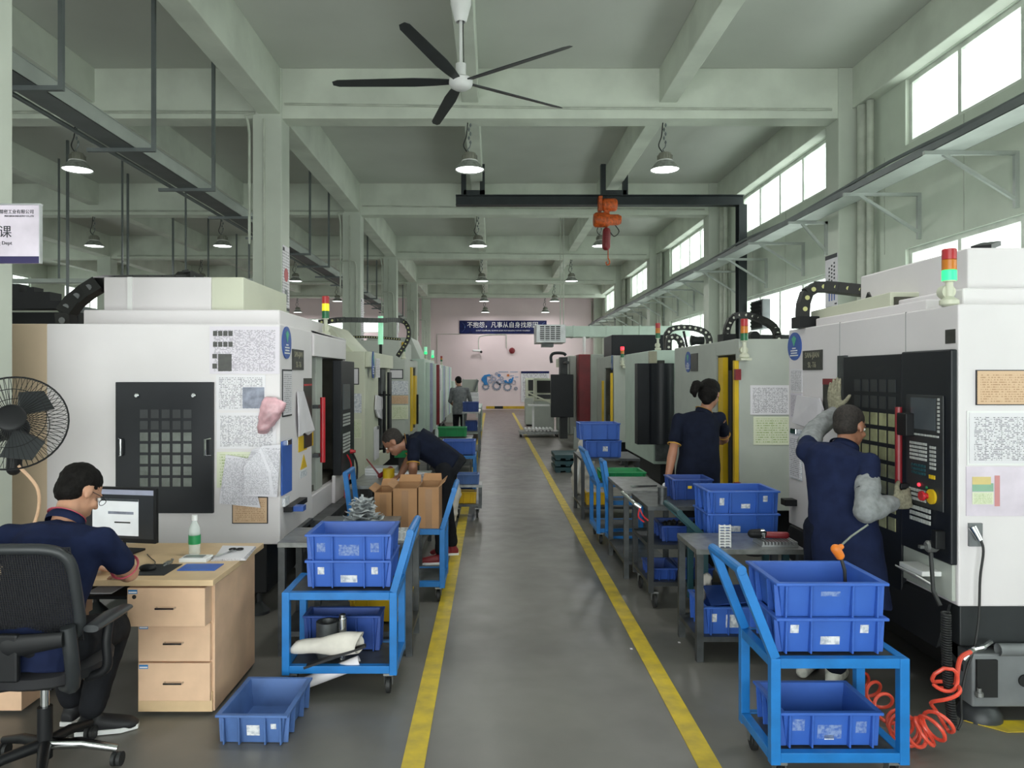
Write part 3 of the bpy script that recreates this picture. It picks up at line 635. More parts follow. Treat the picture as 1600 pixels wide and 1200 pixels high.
cp = bx(x(-.08), x(-.0), 6.78, 7.42, .78, 1.84).build('control_panel', 'black_panel', r, bevel=.006)
bx(x(-.085), x(-.08), 6.86, 7.18, 1.38, 1.62).build('screen', 'screen_off', cp)
m = MB()
for i in range(8):
    for j in range(12): 
        if j in (6, 7): continue
        m.box(x(-.086), x(-.08), 6.86+i*.042, 6.89+i*.042, .98+j*.031, 1.0+j*.031)
m.build('key_pad', 'key', cp)
MB().lathe((x(-.12), 7.0, .98), [(.001, 0), (.022, 0), (.022, .02), (.014, .03), (.014, .05)], 12, 'x').build('emergency_button', 'red', cp, True)
bx(x(-.03), x(0), 6.75, 7.4, .53, .78).build('lower_panel', 'machine_white', r, bevel=.004)
MB().tube(curved([(x(-.09), 7.0, .95), (x(-.13), 7.0, .85), (x(-.12), 6.9, .7), (x(-.14), 6.85, .5), (x(-.08), 6.95, .42), (x(-.05), 7.1, .6)]), .008, 6).build('red_cable', 'red', r, True)
MB().tube(curved([(x(-.1), 7.2, .95), (x(-.14), 7.25, .8), (x(-.12), 7.2, .5), (x(-.05), 7.15, .35)]), .01, 6).build('coiled_cable', 'rubber', r, True)
m = MB(); m.box(x(-.035), x(0), 5.2, 5.9, .53, .56); m.box(x(-.12), x(0), 5.95, 7.4, .46, .53); m.build('drip_tray', 'steel_dark', r)
m = MB(); m.plate([(x(-.05), 5.9, .5), (x(-.05), 7.4, .5), (x(.12), 7.4, .16), (x(.12), 5.9, .16)], (1,0,0), .02); m.build('apron', 'steel_dark', r)
tower(r, XLf+.02-.08, wy(519, XLf), 2.06, .37, lit='no', amber='lamp_yellow')
chain(r, [(x(.2), 5.6, 2.08), (x(.15), 5.9, 2.1), (x(.18), 6.1, 2.16), (x(.35), 6.2, 2.15), (x(.5), 6.2, 2.1)], .05, .05, 'pin')
bx(x(.5), x(.12), 5.75, 6.3, 2.06, 2.15).build('roof_box', 'machine_cream', r, bevel=.006)
bx(x(-.06), x(0), wy(443, XLf), wy(468, XLf), fz(800, 5.2), fz(792, 5.2)).build('cable_holder', 'machine_black', r)
bx(x(-.13), x(-.06), wy(445, XLf), wy(450, XLf), fz(800, 5.2), fz(792, 5.2)).build('cable_holder', 'blue_oval', r)
for px0, px1, py0, py1, mt in ((466, 479, 683, 707, 'yellow'), (478, 489, 676, 700, 'yellow')):
    ya = wy(px0, XLf); yb_ = wy(px1, XLf); bx(x(-.003), x(0), ya, yb_, fz(py1, ya), fz(py0, ya)).build('warning_label', mt, r)
ya, yb_ = wy(469, XLf), wy(479, XLf); z0 = fz(734, ya); z1 = fz(712, ya)
MB().plate([(x(-.001), ya, z0), (x(-.001), yb_, z0), (x(-.001), (ya+yb_)/2, z1)], (1,0,0), .003).build('warning_triangle', 'yellow', r)
bx(x(-.003), x(0), ya, yb_, fz(748, ya), fz(737, ya)).build('warning_label', 'sticker', r)
bx(x(-.004), x(0), wy(474, XLf), wy(487, XLf)-.005, fz(700, 5.8), fz(591, 5.8)).build('spec_label', 'plate_black', r)
bx(x(-.005), x(-.004), wy(474, XLf), wy(487, XLf)-.005, fz(603, 5.8), fz(600, 5.8)).build('label_stripe', 'red', r)
bx(x(-.02), x(0), wy(441, XLf), wy(448, XLf), fz(790, 5.2), fz(777, 5.2)).build('connector_plate', 'sticker', r)
# papers on the near side
def notice(name, label, cat, mb, mt, group=None, frame=None):
    o = mb.build(name, mt); tag(o, label, cat, group)
    if frame: 
        xs = [v.x+o.location.x for v in [w.co for w in o.data.vertices]]; 
    return o
def framed(label, px0, px1, py0, py1, Y, mt, fm='ink', t=1.5):
    r_ = thing('framed_notice', label, 'notice', (fx((px0+px1)/2, Y), Y, fz(py1, Y)))
    bxp(px0, px1, py0, py1, Y, .006).build('frame', fm, r_); bxp(px0+t, px1-t, py0+t, py1-t, Y, .009).build('sheet', mt, r_)
def framed_s(label, X, px0, px1, py0, py1, mt, fm='ink', t=.012):
    y0, y1 = sorted((wy(px0, X), wy(px1, X))); z0, z1 = fz(py1, y0), fz(py0, y0); s = -1 if X > 0 else 1
    r_ = thing('framed_notice', label, 'notice', (X, (y0+y1)/2, z0))
    bx(X+s*.0005, X+s*.006, y0, y1, z0, z1).build('frame', fm, r_); bx(X+s*.0005, X+s*.009, y0+t, y1-t, z0+t, z1-t).build('sheet', mt, r_)
r_ = thing('instruction_poster', 'large instruction poster with photos, topmost on the nearest left machine', 'poster', (fx(380, 5.1), 5.1, 1.7))
bxp(328, 437, 510, 584, 5.1, .005).build('sheet', 'doc_dense', r_)
m = MB()
for j in range(2):
    for i in range(4): bxp(333+i*8, 339.5+i*8, 517+j*17, 525+j*17, 5.095, .002, m)
bxp(341, 362, 553, 580, 5.095, .002, m); bxp(332, 339, 553, 560, 5.095, .002, m); bxp(332, 339, 568, 576, 5.095, .002, m)
m.build('photo', 'plate_black', r_)
r_ = thing('instruction_poster', 'instruction sheet with one grey photo under the large poster on the white machine', 'poster', (fx(376, 5.1), 5.1, 1.5))
bxp(338, 415, 586, 641, 5.1, .005).build('sheet', 'doc_plain', r_); bxp(379, 413, 605, 638, 5.095, .002).build('photo', 'mural_grey', r_)
notice('document_sleeve', 'clear document sleeve with a table sheet, below the poster with the grey photo', 'notice', bxp(339, 432, 645, 701, 5.1, .006), 'doc_table')
notice('document_sleeve', 'partly covered sleeve with green card behind the hanging grid sheets', 'notice', bxp(339, 420, 706, 762, 5.1, .004), 'doc_green')
def sheet(label, pts, Y, th, mt, name='paper_sheet', tilt=.0):
    P = [(fx(a, Y), Y-.01-tilt*k, fz(b, Y)) for k, (a, b) in enumerate(pts)]
    return notice(name, label, 'paper', MB().plate(P, (0,-1,0), th), mt)
sheet('long tilted grid sheet clipped behind the other one, left of the pair', [(354, 710), (388, 716), (408, 793), (343, 786)], 5.08, .004, 'doc_grid')
sheet('curled grid sheet clipped in front, right of the pair above the brown frame', [(395, 702), (412, 696), (440, 694), (437, 740), (435, 776), (383, 773), (384, 728)], 5.06, .006, 'doc_grid', tilt=.004)
framed('small brown-toned framed sheet below the hanging grid sheets', 363, 419, 776, 818, 5.1, 'doc_tan')
# pink plastic bag, crumpled
m = MB().loft([((fx(424, 5.03), 5.03, fz(620, 5.03)), (.035, 0, 0), (0, .03, 0)), ((fx(428, 5.03), 5.02, fz(630, 5.03)), (.09, 0, 0), (0, .045, 0)), ((fx(424, 5.03), 5.02, fz(648, 5.03)), (.085, 0, .02), (0, .05, 0)), ((fx(415, 5.03), 5.03, fz(668, 5.03)), (.06, 0, .02), (0, .04, 0)), ((fx(408, 5.03), 5.05, fz(679, 5.03)), (.03, 0, .0), (0, .02, 0))], 14)
r_ = remesh('plastic_bag', m, .012, 'pink_plastic', None, 2, .03, .04); tag(r_, 'crumpled pink plastic bag stuck to the corner of the white machine', 'bag')
# aisle side notices of left machine 1
framed_s('narrow framed sheet beneath the blue oval badge on the white machine left', XLf, 440.5, 455, 577, 652, 'doc_plain')
def clipboard(label, X, px0, px1, py0, py1, mt, pap=None):
    s = -1 if X > 0 else 1; y0, y1 = sorted((wy(px0, X), wy(px1, X))); z0, z1 = fz(py1, y0), fz(py0, y0)
    c = thing('clipboard', label, 'clipboard', (X, (y0+y1)/2, z0))
    bx(X+s*.002, X+s*.012, y0, y1, z0, z1).build('board', mt, c, bevel=.002)
    if pap: bx(X+s*.012, X+s*.018, y0+.01, y1-.01, z0+.01, z1-.05).build('papers', pap, c)
    bx(X+s*.01, X+s*.03, (y0+y1)/2-.05, (y0+y1)/2+.05, z1-.035, z1+.005).build('clip', 'chrome', c, bevel=.003)
clipboard('bright blue clipboard hanging at the corner of the nearest left machine', XLf, 438.5, 454, 690, 775, 'crate_blue')
def draped(label, X, pts, th=.01, mt='paper'):
    s = -1 if X > 0 else 1; P = [(X+s*(.01+.012*(k % 2)), wy(a, X), fz(b, wy(a, X))) for k, (a, b) in enumerate(pts)]
    return tag(MB().plate(P, (s,0,0), th).build('paper_sheet', mt), label, 'paper')
draped('folded grey paper fan hanging by the warning labels, nearest left machine', XLf, [(462, 612), (468, 611), (474, 625), (486, 672), (478, 680), (470, 676), (464, 682), (461, 650)])
draped('shorter folded sheet hanging under the paper fan, nearest left machine', XLf, [(463, 628), (472, 640), (483, 676), (475, 668), (466, 660)], .004, 'sticker')

# ---------------- left machines further away ----------------
r2, x = vmc('second machining centre on the left with cream corner and green glow on its roof', -1, XLf, 8.5, 2.08, 1.55, .5, 1.98, (9.5, 10.3, .7, 1.8), 'machine_cream')
MB().plate([(x(.15), 8.6, 1.98), (x(1.5), 8.6, 1.98), (x(1.2), 8.6, 2.3), (x(.45), 8.6, 2.3)], (0,1,0), 1.2).build('roof_hood', 'machine_cream', r2, bevel=.008)
MB().ell((x(.35), 9.05, 2.12), (.03, .03, .03)).build('roof_lamp', 'led_green', r2, True)
chain(r2, [(XLf-.55, 8.0+.62, 2.32), (XLf-.3, 8.7, 2.36), (XLf+.0, 9.6, 2.42), (XLf+.1, 10.6, 2.5), (XLf+.22, 10.8, 2.45), (XLf+.24, 10.82, 2.25), (XLf+.1, 10.7, 1.99)], .06, .06, 'pin')
MB().tube([(XLf-.03, 9.9, 1.98), (XLf-.03, 9.9, 2.12)], .02, 8).build('pole', 'machine_black', r2, True)
MB().tube([(XLf-.03, 9.9, 2.12), (XLf-.03, 9.9, 2.5)], .035, 10).build('light_tube', 'glow_green', r2, True)
bx(x(-.05), x(0), 8.52, 10.55, 1.8, 1.98).build('fascia', 'machine_cream', r2, bevel=.004)
oval(r2, (8.75, 1.83), XLf+.05, .08, .16)
framed('framed grey sheet high on the near side of the second left machine', 540, 561, 575, 601, 8.5, 'paper')
for i, (a, b) in enumerate(((615, 645), (655, 685))): notice('document_sleeve', ['upper', 'lower'][i]+' document sleeve on the near side of the second left machine', 'notice', bxp(543, 565, a, b, 8.5, .008), ['clear_plastic' if 0 else 'sticker', 'doc_green'][i])
bx(x(-.03), x(0), 10.3, 10.55, .8, 1.75).build('control_panel', 'black_panel', r2, bevel=.004)
m = MB().tube([(x(-.07), 9.55, .7), (x(-.07), 9.55, 1.5)], .02, 8); m.tube([(x(-.0), 9.55, 1.45), (x(-.15), 9.55, 1.45)], .012, 6); m.tube([(x(-.0), 9.55, .75), (x(-.15), 9.55, .75)], .012, 6); m.build('door_rod', 'machine_black', r2, True)
bx(x(.02), x(.06), 9.9, 10.3, .7, 1.8).build('sliding_door', 'steel_dark', r2)
tag(bx(XLf+.052, XLf+.06, 8.95, 9.25, fz(590, 9), fz(560, 9)).build('paper_sheet', 'doc_plain'), 'narrow list taped under the oval badge of the second left machine', 'paper')
draped('crumpled white paper bundle hanging on the second left machine', XLf, [(585, 617), (596, 622), (598, 634), (592, 640), (594, 655), (586, 652), (584, 640)], .02)
clipboard('small white clipboard low on the aisle side of the second left machine', XLf, 583.5, 591, 668, 720, 'paper')

r3, x = vmc('third machining centre on the left with yellow door strip', -1, XLf, 12.4, 2.1, 2.0, .5, 1.98, (13.2, 14.2, .7, 1.85), 'machine_grey')
bx(x(-.02), x(.05), 13.25, 13.5, .7, 1.85).build('yellow_door_strip', 'yellow', r3); bx(x(-.05), x(0), 13.6, 13.9, .8, 1.7).build('yellow_door_strip', 'yellow', r3)
bx(x(.1), x(1.3), 12.5, 14.3, 1.98, 2.3).build('roof_box', 'machine_grey', r3, bevel=.01)
MB().tube([(x(-.08), 13.7, .8), (x(-.08), 13.7, 1.35)], .02, 8).build('door_rod', 'machine_black', r3, True)
tower(r3, x(.06), 12.7, 1.98, .3, lit='no', amber='yellow', red='yellow')
chain(r3, [(x(1.2), 12.6, 2.36), (x(.6), 12.6, 2.36), (x(.1), 12.6, 2.32)], .05, .04, 'pin')
framed('framed sheet highest on the near side of the third left machine', 608, 630, 577, 592, 12.4, 'paper')
for i, (a, b, mt) in enumerate(((595, 617, 'sticker'), (618, 631, 'doc_tan'), (633, 655, 'doc_green'))): notice('document_sleeve', ['pale sleeve just under the framed sheet', 'brown-edged sleeve in the middle', 'greenish sleeve at the bottom'][i]+' on the third left machine', 'notice', bxp(612, 638, a, b, 12.4, .01), mt)
draped('creased pale yellow paper hanging on the third left machine', XLf, [(644.8, 626), (652, 632), (654, 640), (648, 650), (644.8, 645)], .02, 'doc_green')
r4, x = vmc('fourth machining centre on the left with rounded pale green doors', -1, -1.4, 15.2, 2.6, 1.5, .4, 2.05, None, 'machine_green')
MB().plate([(x(.0), 15.2, .45), (x(0), 15.2, 2.0), (x(1.2), 15.2, 2.0), (x(1.2), 15.2, .45)], (0,-1,0), .02).build('side_panel', 'machine_green', r4)
for i in range(3): MB().tube([(x(-.02), 15.6+i*.8, .45), (x(-.02), 15.6+i*.8, 1.98)], .06, 12).build('door_pillar', ['machine_green', 'mural_light', 'machine_green'][i], r4, True)
MB().plate([(x(.1), 15.4, 2.05), (x(1.45), 15.4, 2.05), (x(1.2), 15.4, 2.5), (x(.3), 15.4, 2.5)], (0,1,0), 1.5).build('roof_hood', 'machine_grey', r4, bevel=.01)
tower(r4, x(.1), 16.6, 2.05, .3, lit='green', amber='glow_green', red='glow_green')
r5, x = vmc('fifth machining centre on the left with pinkish door edge and glowing green lamp', -1, -1.42, 18.4, 3.0, 2.0, .4, 2.0, None, 'machine_green')
for i in range(4): MB().tube([(x(-.02), 18.8+i*.7, .45), (x(-.02), 18.8+i*.7, 1.98)], .06, 10).build('door_pillar', ['red_panel', 'white', 'machine_green', 'mural_light'][i], r5, True)
tower(r5, x(.1), 18.8, 2.0, .35, lit='green', amber='glow_green', red='glow_green')
m = bx(x(-.07), x(-.04), 19.3, 19.8, 1.3, 1.9).build('control_panel', 'doc_plain', r5)
r6, x = vmc('sixth machining centre on the left, farthest pale one in the row', -1, -1.45, 22.2, 3.0, 1.5, .4, 2.0, None, 'machine_green')
for i in range(4): MB().tube([(x(-.02), 22.6+i*.7, .45), (x(-.02), 22.6+i*.7, 1.98)], .06, 10).build('door_pillar', ['white', 'machine_green', 'mural_light', 'machine_green'][i], r6, True)
tower(r6, x(.1), 22.5, 2.0, .3, lit='no')
r7 = thing('machining_center', 'low grey cabinet machine at the far left end before the leaning board', 'machine', (-1.5, 27, 0))
bx(-2.4, -1.25, 26.5, 28.2, 0, 1.1).build('cabinet', 'machine_grey', r7, bevel=.02); bx(-2.3, -1.4, 26.6, 28.0, 1.1, 1.5).build('hood', 'machine_green', r7, bevel=.02)

# ---------------- right machine 1 ----------------
XRf = 2.28; YR = 3.6
r, x = vmc('nearest white machining centre right of the aisle with black door, gloved worker in front', 1, XRf, YR, 2.06, 2.2, .57, 2.05, None, 'machine_white')
# base details: apron, near band, corner foot bracket
bx(x(.02), x(2.2), YR+.02, YR+2.0, .37, .57).build('upper_skirt', 'dark_grey', r, bevel=.006)
MB().plate([(x(-.06), YR+.05, .36), (x(-.06), YR+2.0, .36), (x(.12), YR+2.0, .16), (x(.12), YR+.05, .16)], (1,0,0), .03).build('chip_apron', 'machine_black', r)
m = MB(); m.plate([(x(.0), YR+.05, .57), (x(.0), YR+2.0, .57), (x(-.06), YR+2.0, .36), (x(-.06), YR+.05, .36)], (-1,0,-.5), .02); m.build('chip_apron', 'machine_black', r)
xb = fx(1515, 3.6); zz = lambda py: fz(py, 3.58)
m = MB(); m.box(xb, xb+.9, 3.58, 3.7, zz(1105), zz(1022)); b_ = m.build('corner_bracket', 'mid_grey', r, bevel=.008)
bx(fx(1524, 3.58), fx(1556, 3.58), 3.565, 3.579, zz(1088), zz(1030)).build('pocket', 'dark', b_)
MB().lathe((fx(1600, 3.58), 3.57, zz(1063)), [(.001, 0), (.03, 0), (.03, .008)], 16, 'y').build('hole', 'dark', b_)
MB().lathe((fx(1530, 3.66), 3.66, 0), [(.001, 0), (.1, 0), (.1, .03), (.075, .07), (.04, .1), (.02, .105), (.02, .16)], 22).build('rubber_foot', 'dark_grey', r, True)
MB().lathe((fx(1530, 3.56), 3.56, zz(1085)), [(.018, 0), (.018, .02), (.01, .02), (.01, .04)], 8).build('bolt', 'steel', r)
m = MB().lathe((x(.18), YR-.02, zz(1015)), [(.03, 0), (.03, .9)], 12, 'x'); m.build('pipe', 'mid_grey', r, True)
# aisle face: door, grid, panel
dy0, dy1 = 4.045, wy(1325, XRf)
d = MB().plate([(x(-.001), dy0, .50), (x(-.001), dy1, .50), (x(-.001), dy1, 1.82), (x(-.001), dy0, 1.82)], (-1,0,0), .03).build('sliding_door', 'black_panel', r, bevel=.004)
bx(x(-.02), x(0), dy1, wy(1313, XRf), .52, 1.83).build('door_jamb', 'steel_dark', r)
g = MB()
for i in range(5):
    for j in range(9):
        y0 = 4.10+i*.098; z0 = .83+j*.097
        g.mat(1 if j > 6 else 0); g.box(x(-.036), x(-.0305), y0, y0+.072, z0, z0+.072)
g.build('window_grid', ['lens_warm', 'dark_grey'], d)
cp = bx(x(-.035), x(-.001), 3.602, wy(1408, 2.245), .77, 1.83).build('control_panel', 'black_panel', r, bevel=.008)
Xc = XRf-.035
bxs(Xc, 1418, 1476, 1.02, 1.6, .008, MB()).build('console', 'dark_grey', cp, bevel=.003); Xd = Xc-.008
bxs(Xd, 1424, 1462, 1.42, 1.585, .004).build('screen', 'screen_off', cp)
def keys(a, b, z0, z1, nc, nr, mt, skip=()):
    m = MB(); ya, yb2 = wy(b, Xd), wy(a, Xd); dy = (yb2-ya)/nc; dz = (z1-z0)/nr
    for i in range(nc):
        for j in range(nr):
            if (i, j) in skip: continue
            m.box(Xd-.005, Xd, ya+i*dy+dy*.15, ya+(i+1)*dy-dy*.15, z0+j*dz+dz*.18, z0+(j+1)*dz-dz*.18)
    return m.build('key_pad', mt, cp)
keys(1465, 1469, 1.41, 1.59, 1, 9, 'key'); keys(1424, 1468, 1.385, 1.4, 9, 1, 'key')
keys(1422, 1449, 1.255, 1.355, 9, 5, 'key'); keys(1453, 1463, 1.22, 1.345, 3, 6, 'key'); keys(1424, 1447, 1.18, 1.24, 6, 3, 'teal'); keys(1452, 1462, 1.17, 1.2, 3, 1, 'yellow')
keys(1420, 1448, .97+.07, 1.11, 7, 3, 'key', {(6, 0), (6, 1)}); keys(1422, 1455, .93, 1.02, 8, 3, 'key')
eb = MB().lathe((Xd-.045, wy(1452, Xd), 1.085), [(.001, 0), (.024, 0), (.026, .012), (.015, .02), (.015, .045)], 16, 'x').build('emergency_button', 'red', cp, True)
MB().lathe((Xd-.012, wy(1457, Xd), 1.085), [(.001, 0), (.038, 0), (.038, .012)], 18, 'x').build('button_ring', 'yellow', cp, True)
MB().ell((Xd-.004, wy(1437, Xd), 1.13), (.008, .01, .01)).build('indicator', 'led_red', cp, True); MB().ell((Xd-.004, wy(1449, Xd), 1.125), (.006, .008, .008)).build('indicator', 'lamp_green', cp, True)
MB().box(Xc-.05, Xc, wy(1478, Xc), wy(1470, Xc), .84, .93).build('pulse_handle_holder', 'machine_black', cp, bevel=.004)
MB().lathe((Xc-.06, wy(1465, Xc), .84), [(.001, 0), (.02, 0), (.03, .01), (.03, .045), (.02, .06)], 16, 'x').box(Xc-.08, Xc-.06, wy(1463, Xc), wy(1459, Xc), .825, .84).build('rotary_switch', 'steel', cp, True)
m = MB().tube([(x(-.075), wy(1404, 2.205), 1.06), (x(-.075), wy(1404, 2.205), 1.53)], .018, 10); m.build('red_door_handle', 'red_panel', r, True)
bx(x(-.09), x(-.03), wy(1420, 2.205), wy(1403, 2.205), 1.38, 1.5).build('handle_bracket', 'machine_black', r, bevel=.004); bx(x(-.09), x(-.03), wy(1412, 2.205), wy(1403, 2.205), 1.09, 1.12).build('handle_bracket', 'machine_black', r, bevel=.004); bx(x(-.09), x(0), wy(1253, XRf)*0+wy(1246, XRf), wy(1238, XRf), fz(791, 5.5), fz(781, 5.5)).build('cable_holder', 'machine_black', r, bevel=.004)
bx(x(-.02), x(-.001), wy(1494, XRf), wy(1406, XRf), .59, .77).build('lower_panel', 'machine_grey', r, bevel=.004)
m = MB(); m.box(x(-.12), x(-.02), wy(1478, XRf), wy(1440, XRf), .69, .715); m.plate([(x(-.12), 3.75, .69), (x(-.02), 3.75, .63), (x(-.02), 3.95, .63), (x(-.12), 3.95, .69)], (0,0,-1), .01); m.build('handwheel_shelf', 'white', r, bevel=.004)
# seams and fascia
m = MB()
for px in (1312, 1415): m.box(x(-.0015), x(.01), wy(px, XRf)-.003, wy(px, XRf), 1.83, 2.05)
m.build('seam', 'mid_grey', r)
bx(x(-.004), x(0), wy(1493, XRf), wy(1478, XRf), 1.86, 1.93).build('label', 'plate_black', r)
oval(r, ((wy(1253, XRf)+wy(1232.5, XRf))/2, 1.92), XRf, (wy(1232.5, XRf)-wy(1253, XRf))/2, .105)
nameplate(r, XRf, wy(1286, XRf), wy(1256, XRf), 1.74, 1.88)
o = bx(x(-.006), x(0), wy(1310, XRf), wy(1287, XRf), 1.38, 1.68).build('spec_label', 'plate_black', r); bx(x(-.008), x(-.006), wy(1310, XRf), wy(1287, XRf), 1.64, 1.68).build('label_header', 'red_panel', o)
# roof
z1 = 2.05
bx(x(.05), x(1.9), 3.95, 5.3, z1, z1+.06).build('roof_plate', 'machine_white', r, bevel=.008)
bx(fx(1505, 3.78), fx(1700, 3.78), 3.78, 5.2, 2.05, fz(450, 3.78)).build('roof_box', 'machine_white', r, bevel=.01)
m = bx(fx(1512, 3.95), fx(1700, 3.95), 3.95, 5.1, fz(450, 3.78), fz(387, 3.95)); m.build('roof_box', 'machine_white', r, bevel=.01)
MB().plate([(x(.1), 4.4, 2.11), (x(.1), 5.5, 2.11), (x(.1), 5.5, 2.18), (x(.1), 4.4, 2.2)], (1,0,0), .45).build('roof_duct', 'machine_cream', r, bevel=.005)
bx(x(.12), x(.5), 4.38, 4.4, 2.1, 2.17).build('roof_duct_mouth', 'interior', r)
tower(r, x(-.0)+.03, fz and 3.72, 2.05, .29, lit='green')
yc = 5.4
chain(r, [(fx(1255, yc), yc, 2.06), (fx(1254, yc), yc, 2.2), (fx(1262, yc), yc, 2.32), (fx(1275, yc), yc, 2.35), (fx(1300, yc), yc-.1, 2.33), (fx(1340, yc), yc-.3, 2.27), (fx(1362, 5.0), 5.0, 2.24), (fx(1372, 4.95), 4.95, 2.18), (fx(1374, 4.95), 4.95, 2.1)], .08, .075, 'pin')
bx(fx(1245, yc), fx(1280, yc), yc-.05, yc+.1, 2.05, fz(495, yc)).build('chain_anchor', 'machine_black', r)
m = MB().bar((fx(1515, 4.3), 4.2, fz(392, 4.3)), (fx(1585, 4.3), 4.5, fz(372, 4.3)), .1, .03); m.build('roof_rail', 'machine_black', r)
# near face items
Yn = YR
framed('framed tan sheet top right on the near white machine side', 1524, 1606, 578, 633, Yn, 'doc_tan')
framed('white framed table sheet right of the control panel', 1510, 1640, 642, 727, Yn, 'doc_table', 'white', 3)
r_ = thing('document_sleeve', 'clear sleeve with colourful warning card beneath the table sheet on the right', 'notice', (fx(1560, Yn), Yn, fz(806, Yn)))
bxp(1509, 1640, 729, 806, Yn, .004).build('sleeve', 'sign_paper', r_); bxp(1519, 1548, 745, 757, Yn-.004, .002).build('yellow_band', 'pastel_yellow', r_); bxp(1519, 1552, 755, 768, Yn-.004, .0015).build('green_band', 'pastel_green', r_); bxp(1554, 1562, 743, 791, Yn-.004, .002).build('red_band', 'pastel_red', r_); bxp(1519, 1552, 769, 788, Yn-.004, .002).build('card', 'doc_green', r_)
sk = bxp(1512, 1533, 817, 853, Yn, .012).build('socket_plate', 'mid_grey', r)
m = MB().tube(curved([(fx(1518, Yn), Yn-.02, fz(828, Yn)), (fx(1523, Yn), Yn-.04, fz(840, Yn)), (fx(1527, Yn), Yn-.045, fz(858, Yn)), (fx(1523, Yn), Yn-.04, fz(900, Yn)), (fx(1521, Yn), Yn-.04, fz(960, Yn)), (fx(1512, Yn), Yn-.05, fz(1005, Yn)), (fx(1500, Yn), Yn-.05, fz(1040, Yn)), (fx(1490, Yn), Yn-.06, fz(1080, Yn)), (fx(1490, Yn), Yn-.06, fz(1115, Yn)), (fx(1480, Yn), Yn-.08, fz(1128, Yn))], 5), .006, 6); m.build('power_cable', 'rubber', r, True)
MB().tube([(fx(1516, Yn), Yn-.015, fz(822, Yn)), (fx(1524, Yn), Yn-.035, fz(842, Yn))], [.02, .014], 10).build('plug', 'chrome', sk, True)
# hoses: red coil and black coil
yh = 3.3
m = MB(); pts = []
path = curved([(fx(1518, 3.5), 3.5, fz(1018, 3.5)), (fx(1500, 3.45), 3.45, fz(1030, 3.45)), (fx(1494, 3.4), 3.4, fz(1070, 3.4))], 4); m.tube(path, .011, 8)
base = curved([(fx(1475, 3.38), 3.38, fz(1060, 3.38)), (fx(1478, 3.36), 3.36, .3), (fx(1474, 3.34), 3.34, .16), (fx(1450, 3.3), 3.3, .11), (fx(1420, 3.36), 3.36, .075), (fx(1405, 3.45), 3.45, .07), (fx(1385, 3.6), 3.6, .07), (fx(1372, 3.75), 3.75, .07), (fx(1352, 3.88), 3.88, .07), (fx(1340, 3.95), 3.95, .07)], 40)
n = len(base); hp = []
for i, p in enumerate(base):
    d = (base[min(i+1, n-1)]-base[max(i-1, 0)]).normalized(); u = d.cross(Vector((0,1,.3))).normalized(); v = d.cross(u)
    tight = .3 if 90 < i < 210 else .16
    if i == 0: ang = 0
    else: ang += tight*(1.25 if 90 < i < 190 else .9)
    R_ = .055 if i < 90 else (.06 if i < 190 else .05)
    hp.append(p+u*R_*math.cos(ang)+v*R_*math.sin(ang))
m.tube(hp, .0085, 7)
m.build('air_hose', 'red_hose', None, True, base=(fx(1440, 3.35), 3.35, .01))
ho = bpy.data.objects['air_hose']; tag(ho, 'coiled orange-red air hose on the floor beside the right blue trolley', 'hose')
m = MB(); m.tube([(fx(1470, 3.5), 3.58, .84), (fx(1470, 3.5), 3.56, .66), (fx(1473, 3.5), 3.52, .6)], .01, 8)
pts = []; 
for i in range(460):
    t = i/459; c = Vector((fx(1472, 3.45)-.01*math.sin(t*3), 3.42-.05*t, .6-.5*t)); a = i*.62; pts.append(c+Vector((.018*math.cos(a), .018*math.sin(a), 0)))
m.tube(pts, .005, 5); m.tube([(fx(1472, 3.4), 3.37, .1), (fx(1488, 3.4), 3.38, .13), (fx(1490, 3.4), 3.45, .25)], .006, 6)
m.build('coiled_cable', 'rubber', r, True)
m = MB().tube(curved([(fx(1505, 3.5), 3.5, fz(1030, 3.5)), (fx(1520, 3.5), 3.5, fz(1016, 3.5)), (fx(1535, 3.52), 3.52, fz(1014, 3.5)), (fx(1550, 3.56), 3.57, fz(1012, 3.5))]), .013, 8); m.build('air_fitting', 'chrome', r, True)
# aisle-face papers
for (a, b, c, d_, mt, lb) in ((1236, 1254, 577, 612, 'doc_plain', 'small white notice under the blue oval badge on the right machine'), (1236, 1254, 614, 652, 'doc_dense', 'lower grey notice with print stack on the right machine corner')):
    y0 = wy(b, XRf); y1 = wy(a, XRf); tag(bx(x(-.006), x(-.0005), y0, y1, fz(d_, y1), fz(c, y1)).build('document_sleeve', mt), lb, 'notice')
draped('crumpled white sheets pinned beside the raised glove', XRf, [(1250, 618), (1287, 622), (1290, 640), (1283, 672), (1262, 668), (1245, 660)], .015)
clipboard('well-used clipboard with white list, hanging below the crumpled sheets', XRf, 1254, 1236, 672, 752, 'sticker', 'doc_plain')

# ---------------- right machines further away ----------------
def docs(lst, Y):
    for (a, b, c, d_, mt, lb) in lst: notice('document_sleeve', lb, 'notice', bxp(a, b, c, d_, Y, .007), mt)
r, x = vmc('second machining centre on the right with yellow door edges in front of the woman', 1, XRf, 6.8, 2.4, 2.2, .45, 2.04, (6.9, 7.5, .6, 1.9), 'machine_grey')
bx(x(.0), x(.05), 7.27, 7.42, .6, 1.88).build('yellow_door_strip', 'yellow', r); bx(x(-.04), x(-.002), 6.80, 6.85, .6, 1.84).build('yellow_door_strip', 'yellow', r); bx(x(-.04), x(-.002), 6.88, 6.98, .6, 1.75).build('door_edge', 'machine_black', r)
for z in (.62, 1.66): bx(x(-.05), x(-.0), 6.74, 6.799, z, z+.1).build('hinge', 'red_panel', r)
tower(r, fx(1163, 6.73), 6.73, 1.86, .36, lit='no', amber='lamp_amber')
bx(fx(1155, 6.73), fx(1172, 6.73), 6.68, 6.799, 1.84, 1.86).build('tower_bracket', 'machine_cream', r)
